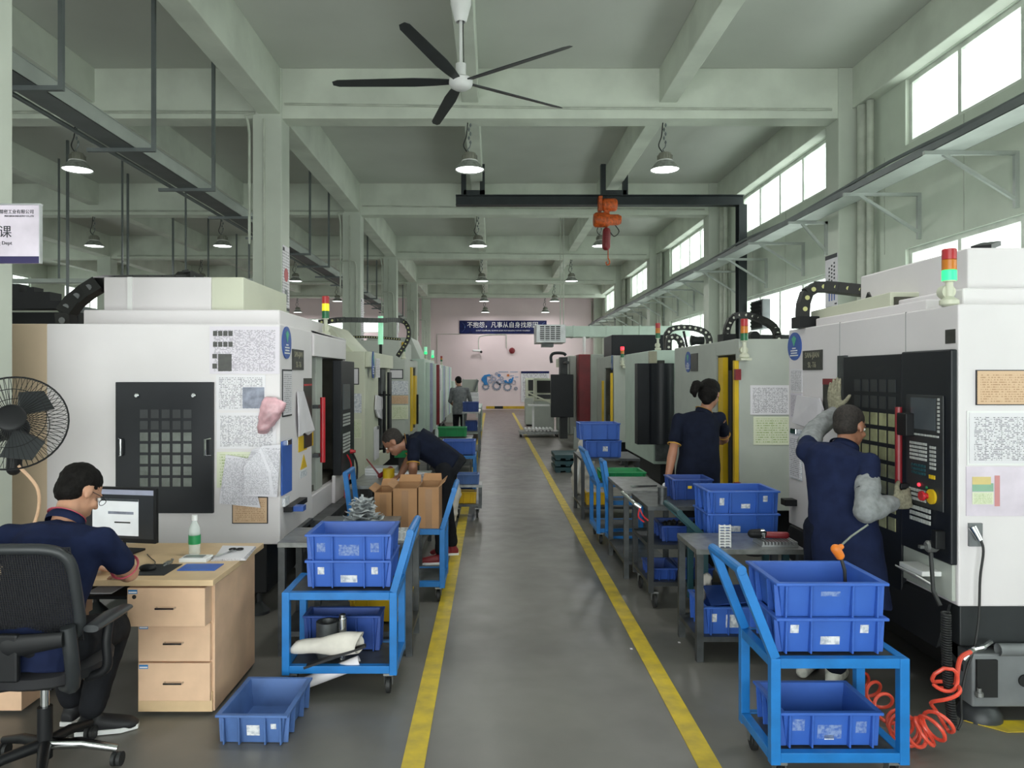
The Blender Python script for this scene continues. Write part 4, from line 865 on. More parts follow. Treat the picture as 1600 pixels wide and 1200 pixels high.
chain(r, [(fx(1138, 8.2), 8.2, 2.05), (fx(1135, 8.2), 8.2, 2.2), (fx(1142, 8.2), 8.15, 2.34), (fx(1155, 8.2), 8.1, 2.37), (fx(1185, 8), 8.0, 2.32), (fx(1208, 7.8), 7.8, 2.22), (fx(1215, 7.7), 7.7, 2.1), (fx(1216, 7.7), 7.7, 2.05)], .07, .065, 'pin_white')
bx(fx(1130, 8.1), fx(1150, 8.1), 8.1, 8.3, 2.04, 2.16).build('chain_anchor', 'machine_black', r)
bx(fx(1185, 7.9), fx(1240, 7.9), 7.9, 8.3, 2.04, 2.14).build('roof_motor', 'dark_grey', r)
MB().lathe((fx(1180, 7.4), 7.4, 2.1), [(.001, 0), (.05, 0), (.05, .12), (.001, .12)], 14, 'y').build('roof_reel', 'machine_black', r, True)
oval(r, (8.55, 1.86), XRf, .12, .12); bx(x(-.01), x(0), 8.15, 8.42, 1.75, 1.95).build('name_plate', 'plate_black', r)
docs([(1172, 1234, 602, 648, 'doc_table', 'long table sheet in sleeve behind the woman in dark shirt'), (1177, 1234, 651, 695, 'doc_green', 'green and yellow warning card sleeve behind the woman in dark shirt')], 6.8)
r, x = vmc('third machining centre on the right with tall black curved cabinet door', 1, XRf, 10.4, 2.2, 2.0, .45, 2.06, None, 'machine_green')
d = MB(); 
for i in range(9):
    a = math.radians(-60+i*15); 
d.lathe((fx(1035, 10.1), 10.15, .62+.15), [(.17, 0), (.17, 1.1)], 24, cap=True); d.box(fx(995, 10.2), fx(1030, 10.2), 10.15, 10.35, .75, 1.87); d.build('curved_door', 'black_panel', r, True)
bx(x(.02), x(.5), 10.32, 10.4, .5, .75).build('lower_guard', 'steel_dark', r)
tower(r, fx(1033, 10.3), 10.5, 2.06, .39, lit='no')
chain(r, [(fx(1042, 11), 11.0, 2.07), (fx(1041, 11), 11, 2.3), (fx(1050, 11), 11, 2.4), (fx(1075, 11), 11, 2.42), (fx(1100, 11), 11, 2.36), (fx(1108, 11), 11, 2.25), (fx(1108, 11), 11, 2.07)], .08, .08, 'pin_white')
chain(r, [(fx(1044, 10.7), 10.7, 2.07), (fx(1045, 10.7), 10.7, 2.24), (fx(1055, 10.7), 10.7, 2.27), (fx(1064, 10.7), 10.7, 2.2), (fx(1065, 10.7), 10.7, 2.07)], .08, .08, 'pin_white')
MB().lathe((fx(1078, 10.9), 10.9, 2.22), [(.001, 0), (.08, .02), (.06, .1), (.06, .2)], 14, 'x').bar((fx(1075, 10.9), 10.9, 2.06), (fx(1068, 10.9), 10.9, 2.36), .03).build('roof_motor', 'machine_black', r, True)
bx(fx(1014, 10.35), fx(1026, 10.35), 10.33, 10.39, fz(573, 10.35), fz(549, 10.35)).build('filter_plate', 'plate_text', r); bx(fx(1028, 10.35), fx(1038, 10.35), 10.33, 10.39, fz(572, 10.35), fz(563, 10.35)).build('label', 'plate_black', r)
framed('black framed sheet on the third right machine behind the ponytail', 1056, 1088, 587, 610, 10.4, 'paper')
docs([(1053, 1089, 612, 642, 'doc_table', 'table sheet just beneath the black framed sheet, third right machine'), (1053, 1085, 646, 668, 'doc_plain', 'lowest sheet on the third right machine near the woman')], 10.4)
r, x = vmc('fourth machining centre on the right with slim yellow edge and small signal tower', 1, XRf, 13.8, 2.2, 2.0, .45, 2.08, (13.9, 14.9, .6, 1.85), 'machine_grey')
bx(x(-.06), x(-.02), 13.78, 13.84, .6, 1.75).build('yellow_door_strip', 'yellow', r); bx(x(-.1), x(-.06), 14.6, 14.66, .6, 1.6).build('yellow_door_strip', 'yellow', r)
tower(r, fx(972, 13.75), 13.72, 1.88, .36, lit='no', red='led_red')
bx(x(.14), x(.32), 13.66, 13.8, 1.84, 1.88).build('tower_bracket', 'machine_cream', r)
oval(r, (14.0, 1.95), XRf-.0, .07, .14); oval(r, (11.6, 1.98), XRf, .1, .14) if 0 else None
m = bx(fx(948, 15), fx(1028, 15), 14.4, 15.4, 2.08, 2.5); m.build('roof_box', 'black_panel', r, bevel=.02)
bx(x(-.04), x(.05), 13.9, 14.2, .5, .95).build('valve_block', 'machine_black', r)
r, x = vmc('dark red and grey machining centre on the right with black hanging control cabinet', 1, 2.3, 17.2, 2.6, 2.2, .15, 2.2, None, 'machine_grey')
bx(2.02, 2.3, 17.2, 18.6, .5, 2.2).build('red_front', 'red_panel', r, bevel=.02); bx(1.85, 2.02, 17.6, 19.4, .3, 2.18).build('front_edge', 'machine_grey', r, bevel=.02)
bx(fx(861, 16.6), fx(896, 16.6), 16.6, 16.75, fz(652, 16.6), fz(585, 16.6)).build('control_cabinet', 'black_panel', r, bevel=.01)
MB().tube(curved([(fx(864, 17), 17.4, 2.0), (fx(863, 17), 17.4, 2.15), (fx(868, 17), 17.4, 2.23), (fx(882, 17), 17.4, 2.23), (fx(887, 17), 17.4, 2.18)]), .035, 8).build('support_arm', 'dark_grey', r, True)
bx(fx(875, 17.5), fx(887, 17.5), 17.5, 17.8, .2, fz(558, 17.5)).build('arm_post', 'dark_grey', r)
MB().tube([(fx(885, 17), 16.75, 2.0), (fx(885, 17), 17.6, 2.0)], .04, 8).build('support_arm', 'dark_grey', r, True)
MB().tube([(2.2, 17.6, 2.2), (2.2, 17.6, 2.63)], .035, 8).build('light_tube', 'white', r, True)
bx(1.9, 2.1, 17.1, 17.2, .0, .5).build('stand', 'galv', r)
# bench-top lathe-like machines and tube rack at far right
def smallm(label, X0, Y0, w):
    r = thing('small_machine', label, 'machine', (X0+w/2, Y0+.4, 0))
    bx(X0, X0+w, Y0, Y0+.8, 0.05, .95).build('cabinet', 'machine_grey', r, bevel=.02)
    MB().plate([(X0+.02, Y0, .95), (X0+.02, Y0+.15, 1.62), (X0+.02, Y0+.6, 1.62), (X0+.02, Y0+.7, .95)], (1,0,0), w-.04).build('console', 'machine_cream', r, bevel=.02)
    MB().plate([(X0+.1, Y0+.04, 1.2), (X0+w-.1, Y0+.04, 1.2), (X0+w-.1, Y0+.13, 1.55), (X0+.1, Y0+.13, 1.55)], (0,-1,.25), .03).build('screen', 'dark', r)
    MB().plate([(X0+.1, Y0+.01, 1.02), (X0+w-.1, Y0+.01, 1.02), (X0+w-.1, Y0+.03, 1.14), (X0+.1, Y0+.03, 1.14)], (0,-1,.25), .02).build('key_pad', 'dark_grey', r)
    bx(X0+.05, X0+w-.05, Y0+.02, Y0+.75, 0, .05).build('plinth', 'machine_black', r)
    return r
smallm('small pale machine console with dark screen, facing down the aisle near the far end', 1.22, 21.6, .6)
smallm('second pale machine console with dark screen, behind the nearer one', 1.12, 24.8, .6)
r = thing('machine_frame', 'open white machine frame beside the small consoles at the far right', 'machine', (2.3, 23, 0))
for i in range(3): MB().tube([(1.95+i*.28, 21.2, .9), (1.95+i*.28, 21.2, 2.0)], .03, 6).build('upright', 'machine_cream', r)
bx(1.9, 2.7, 21.1, 21.9, 1.95, 2.2).build('top_cover', 'machine_cream', r, bevel=.02); bx(1.9, 2.7, 21.1, 21.9, 0, .9).build('base', 'machine_grey', r, bevel=.02); bx(1.95, 2.6, 21.08, 21.12, 1.1, 1.8).build('rear_panel', 'steel_dark', r)
r = thing('bar_rack', 'white wheeled rack with bars standing on the yellow line far right', 'rack', (1.3, 20.6, 0))
bx(.75, 1.85, 20.3, 21.0, .08, .16).build('deck', 'steel', r)
m = MB()
for i in range(8): m.tube([(.95+i*.1, 20.3, .2), (.95+i*.1, 21.0, .2)], .04, 8)
m.build('bars', 'white', r, True)
bx(1.12, 1.18, 20.6, 20.66, .24, .85).build('post', 'white', r); bx(1.0, 1.6, 20.5, 20.8, .85, .89).build('shelf', 'white', r); 
MB().bar((1.75, 20.7, .9), (.95, 20.5, 1.25), .04).build('arm', 'machine_cream', r)
for a, b in ((.8, 20.35), (1.8, 20.35), (.8, 20.95), (1.8, 20.95)): MB().lathe((a-.02, b, .04), [(.001, 0), (.04, 0), (.04, .04), (.001, .04)], 12, 'x').build('caster', 'rubber', r, True)
# column posters
for k, (lb, z0, z1) in enumerate((('tall narrow poster with red emblem on the nearest left column', 2.66, 3.6), ('narrow white poster on the second left column', 2.5, 3.5), ('narrow white poster on the third left column', 2.5, 3.4))):
    y = COLY[k+1]; r = thing('column_poster', lb, 'poster', (-3.04, y+.2, z0))
    bx(-3.0395, -3.03, y+.03, y+.38, z0, z1).build('sheet', 'doc_plain', r); bx(-3.0299, -3.029, y+.03, y+.38, z0, z0+.04).build('footer', 'ink', r); bx(-3.0299, -3.029, y+.03, y+.12, z1-.08, z1-.03).build('logo', 'ink', r)
    if k == 0: MB().lathe((-3.0295, y+.2, z0+.52), [(.001, 0), (.1, 0), (.1, .003), (.001, .003)], 20, 'x').build('emblem', 'red', r); bx(-3.0299, -3.028, y+.13, y+.27, z0+.12, z0+.3).build('figures', 'mid_grey', r)
y = COLY[1]; r = thing('column_poster', 'tall white poster with black header on the window-side column', 'poster', (5.0, y+.2, 2.72))
bx(4.99, 4.9995, y+.02, y+.4, 2.72, 3.48).build('sheet', 'paper', r); bx(4.988, 4.99, y+.02, y+.4, 3.42, 3.48).build('header', 'ink', r)
for q in range(3):
    m = MB(); 
    for j in range(5): m.box(4.988, 4.99, y+.09+q*.08, y+.13+q*.08, 3.33-j*.055-q*.03, 3.36-j*.055-q*.03)
    m.build('lettering', 'ink', r); MB().box(4.988, 4.99, y+.09+q*.08, y+.125+q*.08, 2.8, 3.0).build('figure', 'blue_oval', r)
bx(4.988, 4.99, y+.03, y+.1, 2.74, 2.76).build('footer', 'ink', r)
# hanging sign near left
Ys = 3.95
r = thing('hanging_sign', 'lilac department sign with dark purple foot hanging at the near left column', 'sign', (-2.7, Ys, fz(412, Ys)))
xa, xb2 = -3.1, fx(63, Ys); bx(xa, xb2, Ys-.01, Ys+.01, fz(412, Ys), fz(321, Ys)).build('board', 'sign_paper', r, bevel=.002)
bx(xa, xb2, Ys-.012, Ys-.01, fz(412, Ys), fz(401, Ys)).build('foot_band', 'sign_purple', r)
bx(xa-.01, xb2+.005, Ys-.015, Ys+.015, fz(321, Ys), fz(321, Ys)+.008).build('rail', 'alu', r); bx(xb2, xb2+.005, Ys-.012, Ys+.012, fz(412, Ys), fz(321, Ys)).build('rail', 'alu', r)
text('company_name', '司) 精密工业有限公司', .0245, (fx(55, Ys), Ys-.0115, fz(332, Ys)), (PI/2, 0, 0), 'ink', r, 'RIGHT', sx=.95)
text('company_name', 'PRECISION INDUSTRY CO.,LTD', .0125, (fx(55, Ys), Ys-.0115, fz(338.5, Ys)), (PI/2, 0, 0), 'ink', r, 'RIGHT', sx=.9)
text('department_name', '加工课', .07, (fx(20.5, Ys), Ys-.0115, fz(364, Ys)), (PI/2, 0, 0), 'ink', r, 'RIGHT')
text('department_name', 'Machining Dept', .027, (fx(21, Ys), Ys-.0115, fz(380.5, Ys)), (PI/2, 0, 0), 'ink', r, 'RIGHT')
# ---------------- crates ----------------
def crate(label, cx, cy, z, w=.43, d=.34, h=.15, mt='crate_blue', rot=0, group=None, stickers=(), name='plastic_crate', fill=None):
    """open tapered tote with rim and ribs; stickers = (u, v, su, sv) on the camera side"""
    m = MB(); t = .006; W2, D2 = w/2, d/2; tp = .018
    # four walls as lofted rings: outer bottom, outer top, rim
    def ring(a, b, zz): return [Vector((-a, -b, zz)), Vector((a, -b, zz)), Vector((a, b, zz)), Vector((-a, b, zz))]
    R = [ring(W2-tp, D2-tp, 0), ring(W2, D2, h-.012), ring(W2+.018, D2+.018, h-.012), ring(W2+.018, D2+.018, h), ring(W2-t, D2-t, h), ring(W2-tp-t, D2-tp-t, .008)]
    vs = [v for q in R for v in q]; fs = [(i*4+j, i*4+(j+1)%4, i*4+4+(j+1)%4, i*4+4+j) for i in range(5) for j in range(4)]+[(3,2,1,0), (20,21,22,23)]
    m.add(vs, fs)
    def rib(u, side):
        # side 0 front -y, 1 back, 2 left, 3 right
        for (a0, a1) in ((u-.004, u+.004),):
            if side < 2:
                s = -1 if side == 0 else 1; y0b, y0t = s*(D2-tp), s*D2
                m.add([(a0, y0b, .0), (a1, y0b, .0), (a1, y0t, h-.012), (a0, y0t, h-.012), (a0, y0b+s*(.016+tp*.6), .0), (a1, y0b+s*(.016+tp*.6), .0), (a1, y0t+s*.016, h-.012), (a0, y0t+s*.016, h-.012)], [(0,1,2,3),(4,7,6,5),(0,4,5,1),(1,5,6,2),(2,6,7,3),(3,7,4,0)])
            else:
                s = -1 if side == 2 else 1; x0b, x0t = s*(W2-tp), s*W2
                m.add([(x0b, a0, .0), (x0b, a1, .0), (x0t, a1, h-.012), (x0t, a0, h-.012), (x0b+s*(.016+tp*.6), a0, .0), (x0b+s*(.016+tp*.6), a1, .0), (x0t+s*.016, a1, h-.012), (x0t+s*.016, a0, h-.012)], [(0,1,2,3),(4,7,6,5),(0,4,5,1),(1,5,6,2),(2,6,7,3),(3,7,4,0)])
    for sd, L in ((0, w), (1, w), (2, d), (3, d)):
        for q in (-.44, -.2, .2, .44): rib(L*q, sd)
    me = m.mesh(name, Vector((0,0,0))); me.materials.append(MATS[mt])
    o = bpy.data.objects.new(name, me); COL.objects.link(o); o.location = (cx, cy, z); o.rotation_euler.z = rot; WL[o.name] = Vector((cx, cy, z)); tag(o, label, 'crate', group)
    bv = o.modifiers.new('bevel', 'BEVEL'); bv.width = .002; bv.segments = 1; bv.limit_method = 'ANGLE'
    for (u, v, su, sv, *sm_) in stickers:
        def yf(zz): return -(D2-tp)-tp*zz/(h-.012)-.0008
        z0, z1 = v-sv/2, v+sv/2
        sm = MB().add([(u-su/2, yf(z0), z0), (u+su/2, yf(z0), z0), (u+su/2, yf(z1), z1), (u-su/2, yf(z1), z1), (u-su/2, yf(z0)+.0006, z0), (u+su/2, yf(z0)+.0006, z0), (u+su/2, yf(z1)+.0006, z1), (u-su/2, yf(z1)+.0006, z1)], [(0,1,2,3),(4,7,6,5),(0,4,5,1),(1,5,6,2),(2,6,7,3),(3,7,4,0)])
        me = sm.mesh('sticker', Vector((0,0,0))); me.materials.append(MATS[sm_[0] if sm_ else 'sticker']); q = bpy.data.objects.new('sticker', me); COL.objects.link(q); q.parent = o
    return o
ST3 = ((-.15, .09, .035, .04), (0, .045, .09, .04), (.14, .09, .035, .04))
# ---------------- trolleys ----------------
def caster(root, x, y, ztop, r_=.045, dark=True):
    c = MB().box(x-.025, x+.025, y-.03, y+.03, ztop-.012, ztop).build('caster', 'steel', root)
    MB().plate([(x-.022, y-.025, ztop-.012), (x-.022, y+.025, ztop-.012), (x-.022, y+.012, r_), (x-.022, y-.012, r_)], (1,0,0), .003).box(x-.022, x+.022, y-.02, y+.02, ztop-.016, ztop-.012).plate([(x+.019, y-.025, ztop-.012), (x+.019, y+.025, ztop-.012), (x+.019, y+.012, r_), (x+.019, y-.012, r_)], (1,0,0), .003).build('fork', 'steel', c)
    MB().lathe((x-.014, y, r_), [(.001, 0), (r_*.55, 0), (r_*.6, .004), (r_, .004), (r_, .024), (r_*.6, .024), (r_*.55, .028), (.001, .028)], 18, 'x').build('wheel', 'rubber', c, True)
def trolley(label, x0, x1, y0, y1, zt=.55, zl=.16, hs=1, hz=.86, hx=.1, mt='trolley_blue', group='blue trolleys', shelf='steel_dark', t=.04, name='trolley'):
    r = thing(name, label, 'trolley', ((x0+x1)/2, (y0+y1)/2, 0), group)
    for a in (x0, x1-t):
        for b in (y0, y1-t): bx(a, a+t, b, b+t, .11, zt).build('leg', mt, r, bevel=.003)
    for z in (zt, zl):
        m = MB(); m.box(x0+t, x1-t, y0+.001, y0+t-.001, z-t, z).box(x0+t, x1-t, y1-t+.001, y1-.001, z-t, z).box(x0+.001, x0+t-.001, y0+t, y1-t, z-t, z).box(x1-t+.001, x1-.001, y0+t, y1-t, z-t, z); m.build('rail', mt, r, bevel=.002)
        bx(x0+t, x1-t, y0+t, y1-t, z-.012, z-.004).build('shelf', shelf, r)
    if hs:
        xa = x1-t/2 if hs > 0 else x0+t/2; xh = xa+hs*hx; m = MB()
        for b in (y0+t/2, y1-t/2): m.bar((xa, b, zt-.0), (xh, b, hz), t*.95, t*.95, up=(0,1,0))
        m.tube([(xh, y0, hz+.005), (xh, y1, hz+.005)], .021, 12); m.build('handle', mt, r, bevel=.002)
    for a in (x0+.05, x1-.05):
        for b in (y0+.05, y1-.05): caster(r, a, b, .112)
    return r
def bench(label, x0, x1, y0, y1, zt, zl=.14, mt='steel_dark', top='steel', t=.04, cat='table', name='steel_table', group='steel work tables', mid=None, wheels=False):
    r = thing(name, label, cat, ((x0+x1)/2, (y0+y1)/2, 0), group)
    bx(x0, x1, y0, y1, zt-.03, zt).build('tabletop', top, r, bevel=.002); lo = .12 if wheels else 0
    for a in (x0+.004, x1-t-.004):
        for b in (y0+.004, y1-t-.004): bx(a, a+t, b, b+t, lo, zt-.03).build('leg', mt, r)
    for z in [zl]+([mid] if mid else []):
        bx(x0+.006, x1-.006, y0+.006, y1-.006, z-.03, z).build('shelf', mt, r)
    if wheels:
        for a in (x0+.06, x1-.06):
            for b in (y0+.06, y1-.06): caster(r, a, b, .122, .055)
    return r

# left trolley 1 and what it carries
x0, x1 = fx(440, 3.9), fx(620, 3.9)
trolley('blue steel trolley by the desk, carrying two blue crates and a yellow crate', x0, x1, 3.9, 4.3, hs=1, hz=.86, hx=.09)
G = 'blue crates on the trolleys and tables'
crate('top open blue crate of the pair on the trolley by the desk', -.775, 4.14, .696, stickers=((-.15, .075, .045, .05, 'glue_mark'), (0, .06, .11, .06, 'glue_mark'), (.14, .075, .045, .05, 'glue_mark')), group=G)
crate('blue crate under the top one on the trolley by the desk', -.775, 4.14, .556, stickers=ST3, group=G)
crate('navy crate at the back of the lower shelf of the trolley by the desk', -.84, 4.19, .16, .4, .14, .2, 'crate_navy')
crate('yellow crate on the steel table lower shelf behind the trolley by the desk', -.705, 4.72, .16, .34, .26, .15, 'crate_yellow', stickers=((.12, .08, .03, .04),))
# metal parts and rolled sheet on the lower shelf
o = MB().lathe((-.90, 4.02, .16), [(.001, 0), (.05, 0), (.06, .03), (.06, .2), (.045, .2), (.04, .17), (.001, .17)], 22).build('metal_ring', 'steel_dark', None, True); tag(o, 'dark round metal fitting on the lower shelf of the trolley by the desk', 'part')
o = MB().lathe((-.815, 4.01, .16), [(.001, 0), (.025, 0), (.025, .22), (.018, .22), (.018, .24), (.001, .24)], 18).build('metal_cylinder', 'chrome', None, True); tag(o, 'shiny upright metal cylinder next to the dark round fitting', 'part')
m = MB(); nL, nA = 16, 34; vs = []
for i in range(nL):
    t = i/(nL-1); cx_ = -1.065+.35*t; wz = .6+.4*min(1, t*2.2)
    for j in range(nA):
        a = -1.2+j/(nA-1)*2*PI*1.35; rr = (.072-.02*j/(nA-1))
        vs.append((cx_+.02*math.sin(a*1.3), 3.965+rr*.62*math.cos(a), .238+.02*t+rr*wz*math.sin(a)*(.75+.25*t)+.006*math.sin(t*9+a)))
m.add(vs, [(i*nA+j, i*nA+j+1, (i+1)*nA+j+1, (i+1)*nA+j) for i in range(nL-1) for j in range(nA-1)])
o = m.build('rolled_sheet', 'cloth_white', None, True); so_ = o.modifiers.new('s', 'SOLIDIFY'); so_.thickness = .004; tag(o, 'loosely rolled white foam sheet on the lower shelf of the trolley by the desk', 'sheet')
o.location.z += .0
m = MB().lathe((0, 0, 0), [(.03, 0), (.034, .34), (.028, .34), (.024, 0)], 20, 'x')
o = m.build('paper_roll', 'paper', None, True, base=(0,0,0)); o.location = (-1.03, 3.92, .05); o.rotation_euler = (0, -.34, .1); tag(o, 'white paper tube sticking out under the trolley by the desk', 'roll')
o = bx(-.17, .17, -.02, .02, -.006, .006).build('black_strip', 'mat_black', base=(0,0,0)); o.location = (-.84, 3.935, .2); o.rotation_euler = (0, -.3, .12); tag(o, 'flat black strip lying across the rolled white sheet', 'strip')

# steel table behind
bench('grey steel table beside the nearest left machine, glass tubes on top', -1.3, fx(645, 4.45), 4.45, 4.9, .69, .15)
for i in range(3):
    for j in range(3):
        q = MB().lathe((-.60+i*.032, 4.55+j*.06, .69), [(.001, 0), (.013, 0), (.013, .035), (.016, .04), (.009, .04), (.009, .008)], 12)
        if i == j == 0: c0 = q.build('glass_tube', 'clear_plastic', None, True); tag(c0, 'small clear cup in the cluster on the edge of the steel table', 'cup', 'clear cups on the steel table')
        else: c_ = dup(c0, (-.60+i*.032, 4.55+j*.06, .69))
o = bx(-.70, -.52, 4.5, 4.8, .691, .694).build('plastic_tray', 'clear_plastic'); tag(o, 'flat clear plastic tray under the small cups', 'tray')
for c in [c for c in bpy.data.objects if c.name.startswith('glass_tube')]: c.location.z = .6945
bench('narrow steel stand behind the cups table carrying a crumpled plastic bag', -1.2, -.66, 4.95, 5.35, .68, .15)
m = MB().box(-.98, -.82, 5.06, 5.2, .6802, .70); random.seed(5)
for L_ in range(7):
    n_ = 12; sc_ = .15-.012*L_; a0 = random.random()*2; vs = []
    for i in range(n_):
        for j in range(n_):
            u = (i/(n_-1)-.5)*2; v = (j/(n_-1)-.5)*2; ca, sa = math.cos(a0), math.sin(a0)
            xx = (u*ca-v*sa)*sc_*.75; yy = (u*sa+v*ca)*sc_*.7
            vs.append((-.9+xx+random.uniform(-.006, .006), 5.13+yy, .693+L_*.024+.012*math.sin(u*5+L_)*math.cos(v*4+L_*2)+random.uniform(-.006, .006)+.01*(abs(u*v))))
    m.add(vs, [(i*n_+j, i*n_+j+1, (i+1)*n_+j+1, (i+1)*n_+j) for i in range(n_-1) for j in range(n_-1)])
o = m.build('plastic_bag', 'bag_plastic', None, False); so_ = o.modifiers.new('s', 'SOLIDIFY'); so_.thickness = .002; tag(o, 'crumpled heap of folded transparent plastic beneath the red cable', 'bag')

# trolley 2 with cardboard boxes
trolley('blue trolley loaded with cardboard boxes in front of the bending man', fx(583, 5.5), fx(695, 5.5), 5.5, 5.95, hs=1, hz=.84, hx=.09)
def carton(label, x0, x1, y0, y1, z, h, flaps=True):
    r = thing('cardboard_box', label, 'box', ((x0+x1)/2, (y0+y1)/2, z), 'cardboard boxes on the trolley'); t = .005
    m = MB(); m.box(x0, x1, y0, y0+t, z, z+h).box(x0, x1, y1-t, y1, z, z+h).box(x0, x0+t, y0+t, y1-t, z, z+h).box(x1-t, x1, y0+t, y1-t, z, z+h).box(x0+t, x1-t, y0+t, y1-t, z, z+t); m.build('carton', 'cardboard', r)
    if flaps:
        w = min(.1, (y1-y0)/2)
        m = MB().plate([(x0, y1, z+h), (x1, y1, z+h), (x1-.01, y1+.06, z+h+.05), (x0+.01, y1+.06, z+h+.05)], (0, -.4, .6), .004)
        m.plate([(x0, y0, z+h), (x0, y1, z+h), (x0-.045, y1-.01, z+h+.03), (x0-.045, y0+.01, z+h+.03)], (.4, 0, .6), .004) if x0 < -.7 else None
        m.plate([(x1, y0, z+h), (x1, y1, z+h), (x1+.045, y1-.01, z+h+.04), (x1+.045, y0+.01, z+h+.04)], (-.4, 0, .6), .004) if x1 > -.45 else None
        m.build('flap', 'cardboard', r)
    bx((x0+x1)/2-.025, (x0+x1)/2+.025, y0-.001, y0-.0002, z+.001, z+h*.95).build('packing_tape', 'tape_brown', r)
carton('lowest small carton at the machine end of the boxes trolley', -.885, -.755, 5.53, 5.85, .552, .27)
carton('middle open carton of the three on the boxes trolley', -.745, -.565, 5.53, 5.87, .552, .30)
carton('right-hand open carton next to the trolley handle', -.555, -.40, 5.53, 5.87, .552, .31)
trolley('blue trolley with upright handle, standing between the boxes and the second left machine', -1.2, -.95, 6.1, 6.45, hs=-1, hz=.88, hx=.04, zt=.55)
bench('long steel table where the bending man works', -1.28, -.62, 6.55, 7.6, .72, .15)
tag(MB().lathe((-.97, 6.9, .72), [(.025, 0), (.055, 0), (.055, .11), (.025, .11)], 24).build('tape_roll', 'yellow', None, True), 'yellow tape roll on the table left of the bending man', 'tape')
for i, (xx, yy, a, ln) in enumerate(((-.98, 7.15, .2, 'white sheet stack at the back of the table by the bending man'), (-.78, 7.25, -.3, 'white sheet nearest the bending man\'s head'), (-.76, 6.85, .1, 'white paper under the bending man\'s arm'))):
    m = MB()
    for q in range(4): m.box(-.14+.01*q, .14-.006*q, -.1, .1-.01*q, q*.006, q*.006+.004)
    o = m.build('paper_stack', 'paper', base=(0,0,0)); o.location = (xx, yy, .7205); o.rotation_euler.z = a; tag(o, ln, 'paper')
for i in range(3):
    o = bx(-.15, .15, -.12, .12, 0, .022).build('parts_tray', 'alu', base=(0,0,0)); o.location = (-1.1, 7.35, .7205+i*.024); tag(o, ['lowest','middle','topmost'][i]+' thin metal tray of the pile behind the yellow tape roll', 'tray', 'metal trays on the work table')
o = MB().cap((-1.07, 7.02, .745), .022, (-.98, 7.1, .8), .028); o.cap((-1.07, 7.02, .745), .01, (-1.2, 7.05, .9), .006); o = o.build('hand_drill', 'red_panel', None, True); tag(o, 'dark red hand tool lying behind the yellow tape roll', 'tool')
tag(bx(-1.25, -1.0, 6.62, 6.9, .152, .45).build('dark_bin', 'machine_black', bevel=.01), 'black bin with red print under the work table by the second left machine', 'bin')

# left side further crates
bench('steel table behind the bending man carrying green and blue crates', -.99, -.5, 8.6, 9.6, .72, .15)
trolley('blue trolley behind the bending man with stacked blue crates', -.58, -.22, 9.9, 10.5, zt=.62, hs=0)
crate('long green crate behind the bending man\'s back', -.93, 8.95, .72, .46, .34, .17, 'crate_green')
crate('smaller green crate beyond the long green one', -.72, 13.2, .62, .5, .34, .16, 'crate_green')
crate('blue crate on top of the trolley behind the bending man', -.48+.02, 10.2, .622, .43, .34, .19, group=G)
crate('blue crate on the lower shelf of the trolley behind the bending man', -.4, 10.2, .162, .3, .34, .15, group=G)
crate('blue crate in front on the low stand behind the bending man', -.3, 8.9, .40, .26, .2, .12, 'crate_dull')
crate('yellow crate under the small blue crate by the left aisle line', -.3, 8.9, .17, .19, .18, .14, 'crate_yellow')
bench('low rolling stand at the left aisle line holding small blue and yellow crates', -.47, -.12, 8.75, 9.05, .4, .17, wheels=True, cat='stand', name='low_stand', group=None)
m = MB().loft([((-.5, 8.5, .01), (.08, 0, 0), (0, .06, 0)), ((-.47, 8.5, .35), (.12, 0, 0), (0, .08, 0)), ((-.5, 8.5, .55), (.08, 0, 0), (0, .07, 0)), ((-.53, 8.5, .64), (.03, 0, 0), (0, .03, 0))], 12)
o = remesh('plastic_bag', m, .015, 'cloth_white', None, 1, .06, .06); tag(o, 'white rags in a bag hanging behind the bending man\'s hip', 'bag')
bench('steel table in front of the far grey-shirted man', -1.15, -.35, 12.9, 13.7, .6, .15)
bench('tall open shelf rack beside the far grey-shirted man', -.62, -.25, 15.2, 16.6, .95, .15, mid=.55, mt='galv_dark', cat='rack', name='shelf_rack', group=None)
crate('navy crate on the upper level of the rack near the far man', -.45, 15.5, .95, .3, .4, .2, 'crate_navy'); crate('navy crate in the middle level of the rack near the far man', -.435, 15.5, .55, .22, .4, .2, 'crate_navy')
bench('pale workbench right of the far man\'s hand', -1.0, -.3, 19.4, 22.5, .85, .2, mt='machine_green', top='machine_green', group=None)
for i, yy in enumerate((19.7, 20.6, 21.5)): tag(bx(-.85, -.4, yy, yy+.5, .851, 1.0+.1*i).build('white_carton', 'paper', bevel=.01), ['nearest', 'middle', 'farthest'][i]+' white carton on the pale workbench past the far man', 'box', 'white cartons on the pale workbench')
r = thing('water_bottle', 'clear bottle standing on the table edge in front of the far man', 'bottle', (-.98, 13.0, .6))
MB().lathe((-.98, 13.0, .601), [(.001, 0), (.032, 0), (.032, .13), (.012, .18), (.012, .2)], 14).build('body', 'bottle_plastic', r, True); MB().lathe((-.98, 13.0, .801), [(.001, 0), (.014, 0), (.014, .02), (.001, .02)], 10).build('cap', 'white', r, True)

